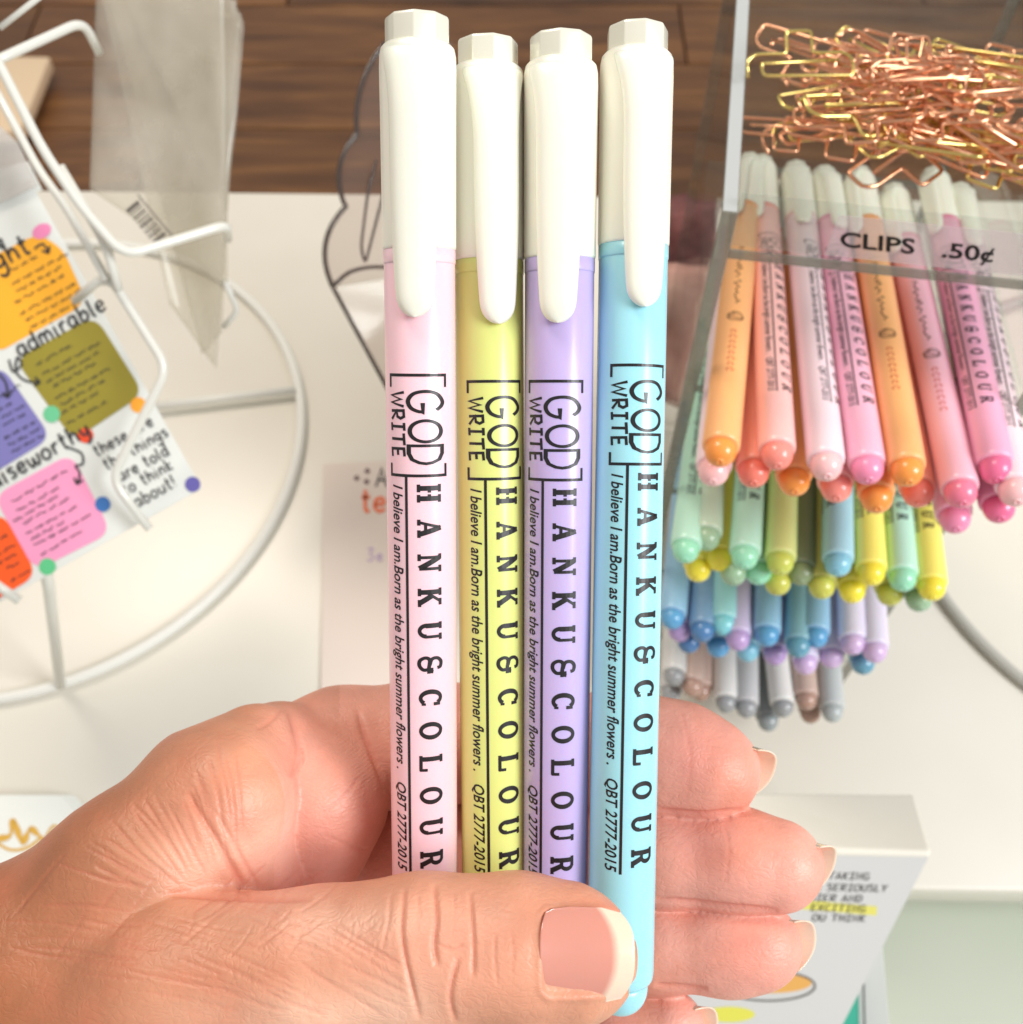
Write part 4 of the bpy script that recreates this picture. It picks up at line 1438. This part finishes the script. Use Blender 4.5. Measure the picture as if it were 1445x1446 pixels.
for d in [(74, 585, 12, (110, 200, 150)), (196, 572, 11, (250, 168, 50)), (122, 615, 11, (232, 78, 42)), (146, 712, 11, (62, 118, 188)), (273, 684, 11, (104, 98, 172)), (68, 800, 12, (96, 200, 140)), (60, 327, 10, (240, 140, 188), 1.4)]:
    dot(*d)
def sheet_text(txt, px, py, size, t, ang=0.0, font=HW):
    q, w = write(txt, size, t, font)
    ca, sa = math.cos(ang), math.sin(ang)
    out = []
    for V, Fc in q:
        out.append(([off(px, py, x * ca - y * sa, -(x * sa + y * ca)) for x, y in V], Fc))
    return out
P = []
P += sheet_text('admirable', 30, 505, 25, 3.6)
P += sheet_text('praiseworthy', -34, 706, 25, 3.6)
P += sheet_text('ght', -2, 383, 30, 4.2)
P += sheet_text('e', 0, 352, 20, 3.0)
P += sheet_text('these are', 138, 645, 17, 2.3)
P += sheet_text('the things', 152, 664, 17, 2.3)
P += sheet_text('are told', 172, 680, 17, 2.3)
P += sheet_text('to think', 178, 700, 17, 2.3)
P += sheet_text('about!', 195, 717, 18, 2.3)
def arrow(pts, h=8):
    out = [ribbon(crom(pts, 5), 3.0)]
    a, b = Vector(pts[-2]), Vector(pts[-1])
    d = (b - a).normalized()
    n = Vector((-d.y, d.x))
    for s in (1, -1):
        e = b - d * h + n * s * h * .8
        out.append(ribbon([(b.x, b.y), (e.x, e.y)], 3.0))
    return out
P += arrow([(50, 352), (62, 345), (70, 358)])
P += arrow([(14, 508), (20, 525), (32, 515), (26, 505), (24, 525), (38, 538), (58, 540)])
P += arrow([(0, 528), (10, 542), (12, 562)])
P += arrow([(98, 632), (116, 640), (118, 655), (108, 658), (114, 668), (110, 684)])
flat_part('lettering', P, .045, INK_SOFT, sheet)
# tiny handwritten lines on the blocks
Q = []
rs = random.Random(4)
def notes(px, py, w, n, gap=12):
    y = 0
    for i in range(n):
        x = rs.uniform(0, 12)
        ww = w * rs.uniform(.6, 1)
        while x < ww:
            l = rs.uniform(8, 20)
            pts = [(x + l * k / 7, y + rs.uniform(-1.8, 1.8)) for k in range(8)]
            Q.append(ribbon([off(px, py, a, b) for a, b in pts], 1.5))
            x += l + 4
        y += gap if i % 3 else gap * 1.5
notes(0, 392, 88, 7); notes(48, 518, 92, 8, 11); notes(-20, 572, 52, 7, 11); notes(8, 714, 98, 8, 10); notes(-20, 772, 36, 5)
flat_part('small_print', Q, .045, INK_SOFT, sheet)
# a second sheet behind, in the same pocket
sh2 = thing('printed_sheet', 'white sheet with blue shapes tucked behind the sticker sheet', 'sheet', sh_o)
ZS2 = ZS
def quad_obj(name, corners, m, parent, org, th=.05):
    bm = outline_prism([Vector(c) - org for c in corners], FWD * th, .008)
    return link(name, from_bm(bm, name), m, parent)
quad_obj('paper', [at(40, 228, 38.9), at(60, 268, 38.9), at(-80, 330, 38.9), at(-80, 260, 38.9)], PAPER, sh2, sh_o)
BLUEP = mat('blue_print', S(92, 112, 200), .5)
quad_obj('blue_shape', [at(27, 282, 38.8), at(46, 276, 38.8), at(50, 292, 38.8), at(34, 298, 38.8)], BLUEP, sh2, sh_o, .01)
quad_obj('blue_shape', [at(-10, 312, 38.8), at(12, 300, 38.8), at(30, 297, 38.8), at(-10, 322, 38.8)], BLUEP, sh2, sh_o, .01)
# milky sleeve around it
MILKY = clear_mat('milky_sleeve', (.92, .93, .95, 1), .55, S(218, 214, 208), .2, .8, (40, .4, .7, (1, 1, 1)))
sl1 = quad_obj('card_sleeve', [at(0, 178, 38.3), at(26, 202, 38.2), at(54, 262, 38.2), at(-90, 330, 38.3), at(-90, 190, 38.3)], MILKY, None, Vector((0, 0, 0)), .03)
tag(sl1, 'milky plastic sleeve over the top of the sheets at the left edge', 'sleeve')
# cream paper on the floor beyond
CREAM = mat('cream_paper', S(250, 222, 186), .6)
bm = outline_prism([on_plane(-60, 96, FLOOR + 2), on_plane(78, 98, FLOOR + 2), on_plane(38, 200, FLOOR + 2), on_plane(-60, 215, FLOOR + 2)], Vector((0, 0, 2.5)), .3)
tag(link('cream_box', from_bm(bm, 'cream_box', True), CREAM), 'cream box standing on the wood floor behind the rack', 'box')

# clear sleeves stacked in the rack
SLEEVE = clear_mat('clear_sleeve_plastic', (.93, .92, .89, 1), .3, S(226, 220, 206), .25, 1.0, (22, .12, .38, (1.5, .5, 1.5)))
def sleeve(corners, seed, label, nx=14, ny=26):
    r = random.Random(seed)
    a, b, c, d = [at(*q) for q in corners]     # tl, tr, br, bl
    org = (a + b + c + d) / 4
    ph = [r.uniform(0, 6) for _ in range(4)]
    V, Fc = [], []
    for side in (0, 1):
        for j in range(ny + 1):
            for i in range(nx + 1):
                u, v = i / nx, j / ny
                p = (a * (1 - u) + b * u) * (1 - v) + (d * (1 - u) + c * u) * v
                wv = .12 * math.sin(u * 5 + ph[0] + v * 2) + .07 * math.sin(v * 9 + ph[1] + u * 3) + .05 * math.sin(u * 11 - v * 7 + ph[2])
                edge = math.sin(math.pi * u) ** .3
                V.append(p - FWD * (wv * edge + side * .05) - org)
    m = (nx + 1)
    o = m * (ny + 1)
    for j in range(ny):
        for i in range(nx):
            q = (j * m + i, j * m + i + 1, (j + 1) * m + i + 1, (j + 1) * m + i)
            Fc.append(q); Fc.append(tuple(o + k for k in q[::-1]))
    rim = [i for i in range(m)] + [j * m + nx for j in range(1, ny + 1)] + [ny * m + i for i in range(nx - 1, -1, -1)] + [j * m for j in range(ny - 1, 0, -1)]
    for k in range(len(rim)):
        p, q = rim[k], rim[(k + 1) % len(rim)]
        Fc.append((q, p, o + p, o + q))
    ob = link('clear_sleeve', mesh('clear_sleeve', V, Fc), SLEEVE)
    ob.location = org * CM
    tag(ob, label, 'plastic sleeve', 'clear sleeves stacked in the rack')
    return ob
sleeve([(138, -40, 40.2), (318, -10, 40.2), (322, 400, 44.0), (128, 268, 42.0)], 1, 'clear plastic sleeve at the front of the stack, covering the left side')
sleeve([(146, -60, 40.9), (300, -60, 40.9), (345, 32, 41.4), (322, 300, 43.2)], 2, 'clear plastic sleeve with a folded upper right corner in the stack')
sleeve([(135, -50, 41.6), (342, 20, 41.8), (306, 520, 46.2), (240, 430, 45.0)], 3, 'clear plastic sleeve second from the back with the widest right edge')
sleeve([(142, -50, 41.0), (336, -10, 41.8), (314, 470, 45.9), (286, 500, 45.9)], 4, 'clear plastic sleeve low in the stack reaching down to the table')
bc = at(222, 310, 41.5)
bar = thing('barcode_sticker', 'barcode printed on a small clear sticker on the plastic sleeves', 'barcode', bc)
def bc3(a, b):
    ca, sa = math.cos(math.radians(50)), math.sin(math.radians(50))
    return at(221 + a * ca - b * sa, 308 + a * sa + b * ca, 39.9 + (a * sa) * .006) - bc
wds = [6, 2, 1, 3, 1, 2, 4, 1, 2, 2, 3, 1, 5]
x = -36
lst = []
for i, w in enumerate(wds * 1):
    y0, y1 = 4, 26
    lst.append(([bc3(x, y0), bc3(x + w, y0), bc3(x + w, y1), bc3(x, y1)], [(0, 1, 2, 3)]))
    x += w + (3 if i % 2 else 2)
lst.append(([bc3(-42, -2), bc3(40, -2), bc3(40, 0), bc3(-42, 0)], [(0, 1, 2, 3)]))
V, Fc = join_vf(lst)
link('bars', mesh('bars', V, Fc, False), mat('grey_print', S(88, 80, 76), .6), bar)

# second wire rack ring at the right
bm_c = Vector((34.4, 29.2, 0))
rack2 = thing('ring_stand', 'white wire ring base standing on the table at the right edge', 'wire rack', bm_c)
V, Fc = tube([Vector((14.6 * math.cos(a), 14.6 * math.sin(a), .3)) for a in np.linspace(0, 2 * math.pi, 128, endpoint=False)], .26, 12, True)
link('base_ring', mesh('base_ring', V, Fc), mat('grey_wire', S(182, 180, 172), .4), rack2)

#@@SMALL
# ------------------------------------------------------------------ scalloped clear organiser behind the pens
org_o = on_plane(540, 470, 0)
scal = thing('scalloped_organiser', 'clear plastic organiser with a scalloped rim and dark edges beside the pink pen', 'organiser', org_o)
def edge_tube(pts, r, m=ACR_EDGE_D, name='rim'):
    V, Fc = tube(fillet([Vector(p) - org_o for p in pts], 2.0, 6), r, 8)
    link(name, mesh(name, V, Fc), m, scal)
def arc_px(p, q, bulge, n=8):
    (x0, y0, z0), (x1, y1, z1) = p, q
    nx_, ny_ = (y1 - y0), -(x1 - x0)
    l = math.hypot(nx_, ny_)
    out = []
    for i in range(n + 1):
        t = i / n
        b = bulge * 4 * t * (1 - t)
        out.append((x0 + (x1 - x0) * t + nx_ / l * b, y0 + (y1 - y0) * t + ny_ / l * b, z0 + (z1 - z0) * t))
    return out
sc_out = arc_px((545, 60, 45), (504, 188, 44.5), -14) + arc_px((504, 190, 44.5), (487, 290, 44.0), -16) + arc_px((489, 291, 44.0), (470, 405, 43.4), -20)
edge_tube([at(*q) for q in sc_out], .11)
edge_tube([at(470, 405, 43.4), at(505, 470, 44), at(560, 572, 45)], .1)
edge_tube([at(470, 405, 43.4), at(492, 384, 43.8), at(520, 377, 44.4), at(580, 378, 45.4)], .09)
edge_tube([at(532, 226, 44.4), at(520, 270, 44.4), at(510, 350, 44.3), at(516, 374, 44.3), at(535, 300, 44.3), at(548, 250, 44.3)], .07)
pts = [at(*q) for q in sc_out] + [at(620, 378, 45), at(640, 60, 46)]
bm = bmesh.new()
bv = [bm.verts.new(p - org_o) for p in pts]
f = bm.faces.new(bv)
r_ = bmesh.ops.extrude_face_region(bm, geom=[f])
bmesh.ops.translate(bm, vec=FWD * .18, verts=[g for g in r_['geom'] if isinstance(g, bmesh.types.BMVert)])
TINTED = clear_mat('clear_organiser_plastic', (.93, .90, .89, 1), .06, S(190, 175, 168), .08, 1.0)
link('side_wall', from_bm(bm, 'side_wall'), TINTED, scal)
bm = outline_prism([p - org_o for p in (at(472, 407, 43.5), at(640, 380, 45.5), at(640, 690, 47), at(560, 570, 45.1))], FWD * .15)
link('front_wall', from_bm(bm, 'front_wall'), TINTED, scal)

# dusty pink pouches standing between the organiser and the pen stand
POUCH = mat('dusty_pink_cloth', S(206, 160, 148), .8)
add_noise(POUCH, 60, .5, .002, (S(186, 130, 120), S(222, 184, 170)), 5)
MAROON = mat('maroon_cloth', S(98, 46, 48), .7)
add_noise(MAROON, 90, .5, .002, (S(72, 34, 38), S(140, 84, 80)), 5)
def pouch(px, py, Z, w, h, t, m, label, tilt=.15, seed=1):
    c = at(px, py, Z)
    bm = bmesh.new()
    bmesh.ops.create_grid(bm, x_segments=14, y_segments=18, size=.5)
    r = bmesh.ops.extrude_face_region(bm, geom=bm.faces[:])
    bmesh.ops.translate(bm, vec=(0, 0, .001), verts=[g for g in r['geom'] if isinstance(g, bmesh.types.BMVert)])
    rs = random.Random(seed); ph = rs.uniform(0, 6)
    for v in bm.verts:
        top = v.co.z > .0005
        x, y = v.co.x, v.co.y
        puff = (max(0, 1 - (2 * x) ** 4) * max(0, 1 - (2 * y) ** 4)) ** .5
        v.co = Vector((x * w * (1 + .05 * math.sin(y * 9 + ph)), y * h * (1 + .04 * math.sin(x * 8)), (1 if top else -1) * t * .5 * puff + .12 * math.sin(x * 14 + ph) * math.sin(y * 11)))
    me = from_bm(bm, 'pouch', True)
    o = link('pouch', me, m)
    o.matrix_world = Matrix.Translation(c * CM) @ Matrix.Rotation(math.pi / 2 - .6 + tilt, 4, 'X')
    tag(o, label, 'pouch')
pouch(962, 470, 48, 4.2, 6.5, 1.6, POUCH, 'dusty pink cloth pouch seen through the acrylic between blue pen and stand', 0, 2)
pouch(955, 345, 50, 3.6, 4.6, 1.4, MAROON, 'maroon patterned pouch behind the dusty pink one', .1, 3)

# ------------------------------------------------------------------ card on the table, left of the pink pen
CARD = mat('blush_card', S(226, 212, 202), .55)
cz = .15
cc = [on_plane(457, 655, cz), on_plane(640, 646, cz), on_plane(640, 1090, cz), on_plane(452, 1090, cz)]
cd_o = cc[0]
card = thing('blush_card', 'blush pink handwritten card lying flat on the table left of the pink pen', 'card', cd_o)
bm = outline_prism([c - cd_o for c in cc], Vector((0, 0, -.12)), .02)
link('paper', from_bm(bm, 'paper'), CARD, card)
def tbl(name, polys, m, z, parent, org):
    V, Fc = join_vf(polys)
    return link(name, mesh(name, [on_plane(x, y, z) - org for x, y in V], Fc, False), m, parent)
def px_text(txt, px, py, size, t, font, ang=0.0, sx=1.0, sk=0.0):
    q, w = write(txt, size, t, font)
    ca, sa = math.cos(ang), math.sin(ang)
    return [([(px + (x * sx + y * sk) * ca + y * sa, py + (x * sx) * sa - y * ca) for x, y in V], Fc) for V, Fc in q]
dd = []
for (x, y) in ((519, 665), (504, 675), (518, 680)):
    dd.append(([(x - 4.5, y), (x, y - 4.5), (x + 4.5, y), (x, y + 4.5)], [(0, 1, 2, 3)]))
tbl('star_marks', dd, mat('plum_ink', S(96, 60, 66), .5), cz + .03, card, cd_o)
tbl('lettering', px_text('A', 530, 687, 26, 3, HC), INK_SOFT, cz + .03, card, cd_o)
tbl('lettering', px_text('te', 510, 722, 32, 5, HW), INK_ORANGE, cz + .03, card, cd_o)
tbl('lettering', px_text('3', 518, 792, 18, 2, HC) + px_text('e', 532, 792, 16, 2, HW), INK_LILAC, cz + .03, card, cd_o)

# place cards with gold script at the left, in front
for k, (dx, lab) in enumerate(((0, 'white card with gold script, the front one of the small stack at the left edge'), (9, 'plain white card, the middle one of the stack behind the gold script card'), (17, 'plain white card at the back of the stack behind the gold script card'))):
    z0 = 1.0 - k * .3
    cs = [on_plane(-80 + dx, 1122, z0), on_plane(88 + dx, 1122, z0), on_plane(104 + dx, 1140, z0), on_plane(150 + dx, 1300, z0), on_plane(-80, 1300, z0)]
    o0 = cs[1]
    pc_ = thing('place_card', lab, 'card', o0, 'small stack of white cards' )
    bm = outline_prism([c - o0 for c in cs], Vector((0, 0, -.15)), .03)
    link('paper', from_bm(bm, 'paper'), PAPER, pc_)
    if k == 0:
        g = []
        g.append(ribbon(crom([(-20, 1175), (0, 1192), (18, 1200), (40, 1196), (58, 1183)], 6), 4))
        g.append(ribbon(crom([(-6, 1184), (14, 1180), (18, 1162), (22, 1160), (26, 1175), (32, 1190), (38, 1180), (44, 1170), (54, 1178), (64, 1186)], 6), [7 + 3 * math.sin(i * .6) for i in range(55)]))
        g.append(ribbon(crom([(66, 1180), (76, 1166), (86, 1172), (78, 1188), (66, 1180)], 6), 3.5))
        tbl('lettering', g, GOLD_INK, z0 + .03, pc_, o0)

# white box with handwriting at the lower right
def box_pts():
    A_ = at(1040, 1118, 39.8); B_ = at(1293, 1120, 39.8); C_ = at(1317, 1204, 37.2); D_ = at(1040, 1196, 37.2)
    E_ = at(1148, 1530, 41.2); F_ = at(820, 1530, 41.2)
    return A_, B_, C_, D_, E_, F_
A_, B_, C_, D_, E_, F_ = box_pts()
bk_o = D_
G_ = E_ + (B_ - C_) * .9; H_ = F_ + (A_ - D_) * .9
bm = bmesh.new()
vs = [bm.verts.new(p - bk_o) for p in (A_, B_, C_, D_, E_, F_, G_, H_)]
for q in ((0, 1, 2, 3), (3, 2, 4, 5), (1, 6, 4, 2), (0, 3, 5, 7), (0, 7, 6, 1), (7, 5, 4, 6)):
    bm.faces.new([vs[i] for i in q])
bmesh.ops.recalc_face_normals(bm, faces=bm.faces)
bmesh.ops.bevel(bm, geom=list(bm.edges), offset=.16, segments=3, affect='EDGES', profile=.5)
bx = thing('note_box', 'white box with handwritten words and a yellow highlighted line behind the fingers', 'box', bk_o)
link('shell', from_bm(bm, 'shell', False), mat('white_card_box', S(228, 224, 212), .5), bx)
fo, fu = D_, (C_ - D_)
fu_n = fu.normalized()
nrm_ = fu.cross(F_ - D_).normalized()
if nrm_.dot(cam_loc - D_) < 0: nrm_ = -nrm_
def on_face(px, py, lift):
    d = (at(px, py, 1) - cam_loc)
    t = (D_ + nrm_ * lift - cam_loc).dot(nrm_) / d.dot(nrm_)
    return cam_loc + d * t - bk_o
def face_part(name, polys, m, lift=.02):
    V, Fc = join_vf(polys)
    return link(name, mesh(name, [on_face(x, y, lift) for x, y in V], Fc, False), m, bx)
P = []
for (t, x, y) in (('TAKING', 1168, 1241), ('R SERIOUSLY', 1150, 1257), ('DIER AND', 1142, 1272), ('EXCITING', 1144, 1286), ('OU THINK', 1146, 1300)):
    P += px_text(t, x, y, 9.5, 1.25, HC, .02, 1.3, .25)
face_part('front_shade', [([(900, 1203), (1311, 1210), (1152, 1520), (860, 1520)], [(0, 1, 2, 3)])], mat('front_shade_grey', S(210, 210, 209), .55), .008)  # grey layer added over the front: the face's shade put into its colour
face_part('lettering', P, INK_SOFT, .03)
hl = ribbon([(1120, 1276), (1180, 1281), (1238, 1286)], 13)
face_part('highlighted_line', [hl], mat('yellow_marker', S(226, 220, 110), .5), .015)
el = arc(1085, 1392, 66, 21, 0, 360, 40)[:-1]
face_part('orange_shape', [(arc(1088, 1388, 58, 14, 0, 360, 36)[:-1], [tuple(range(36))])], mat('orange_print', S(228, 172, 92), .5), .015)
face_part('oval_outline', [ribbon(el, 2.5, True)], mat('grey_outline', S(96, 90, 84), .5), .03)
face_part('yellow_shape', [(arc(1030, 1432, 36, 11, 0, 360, 30)[:-1], [tuple(range(30))])], mat('yellow_print', S(224, 222, 90), .5), .015)
# framed print standing behind the box
a, b, c, d = at(1185, 1380, 43.2), at(1246, 1330, 42.5), at(1262, 1520, 44.2), at(1100, 1520, 44.8)
pb = thing('leaning_panel', 'pale grey panel with a teal patch standing behind the white box', 'panel', a)
bm = outline_prism([p - a for p in (a, b, c, d)], FWD * .3, .04)
link('board', from_bm(bm, 'board'), mat('pale_grey_board', S(205, 208, 206), .5), pb)
def lerp_pt(px, py, Z): return at(px, py, Z) - a
link('teal_patch', mesh('teal_patch', [lerp_pt(1212, 1390, 43.0), lerp_pt(1214, 1500, 43.8), lerp_pt(1150, 1500, 43.9)], [(0, 1, 2)], False), mat('teal_print', S(62, 172, 148), .5), pb)
V, Fc = tube([lerp_pt(1219, 1385, 42.8), lerp_pt(1222, 1500, 43.6)], .04, 6)
link('edge_line', mesh('edge_line', V, Fc), mat('dark_line', S(70, 72, 70), .5), pb)
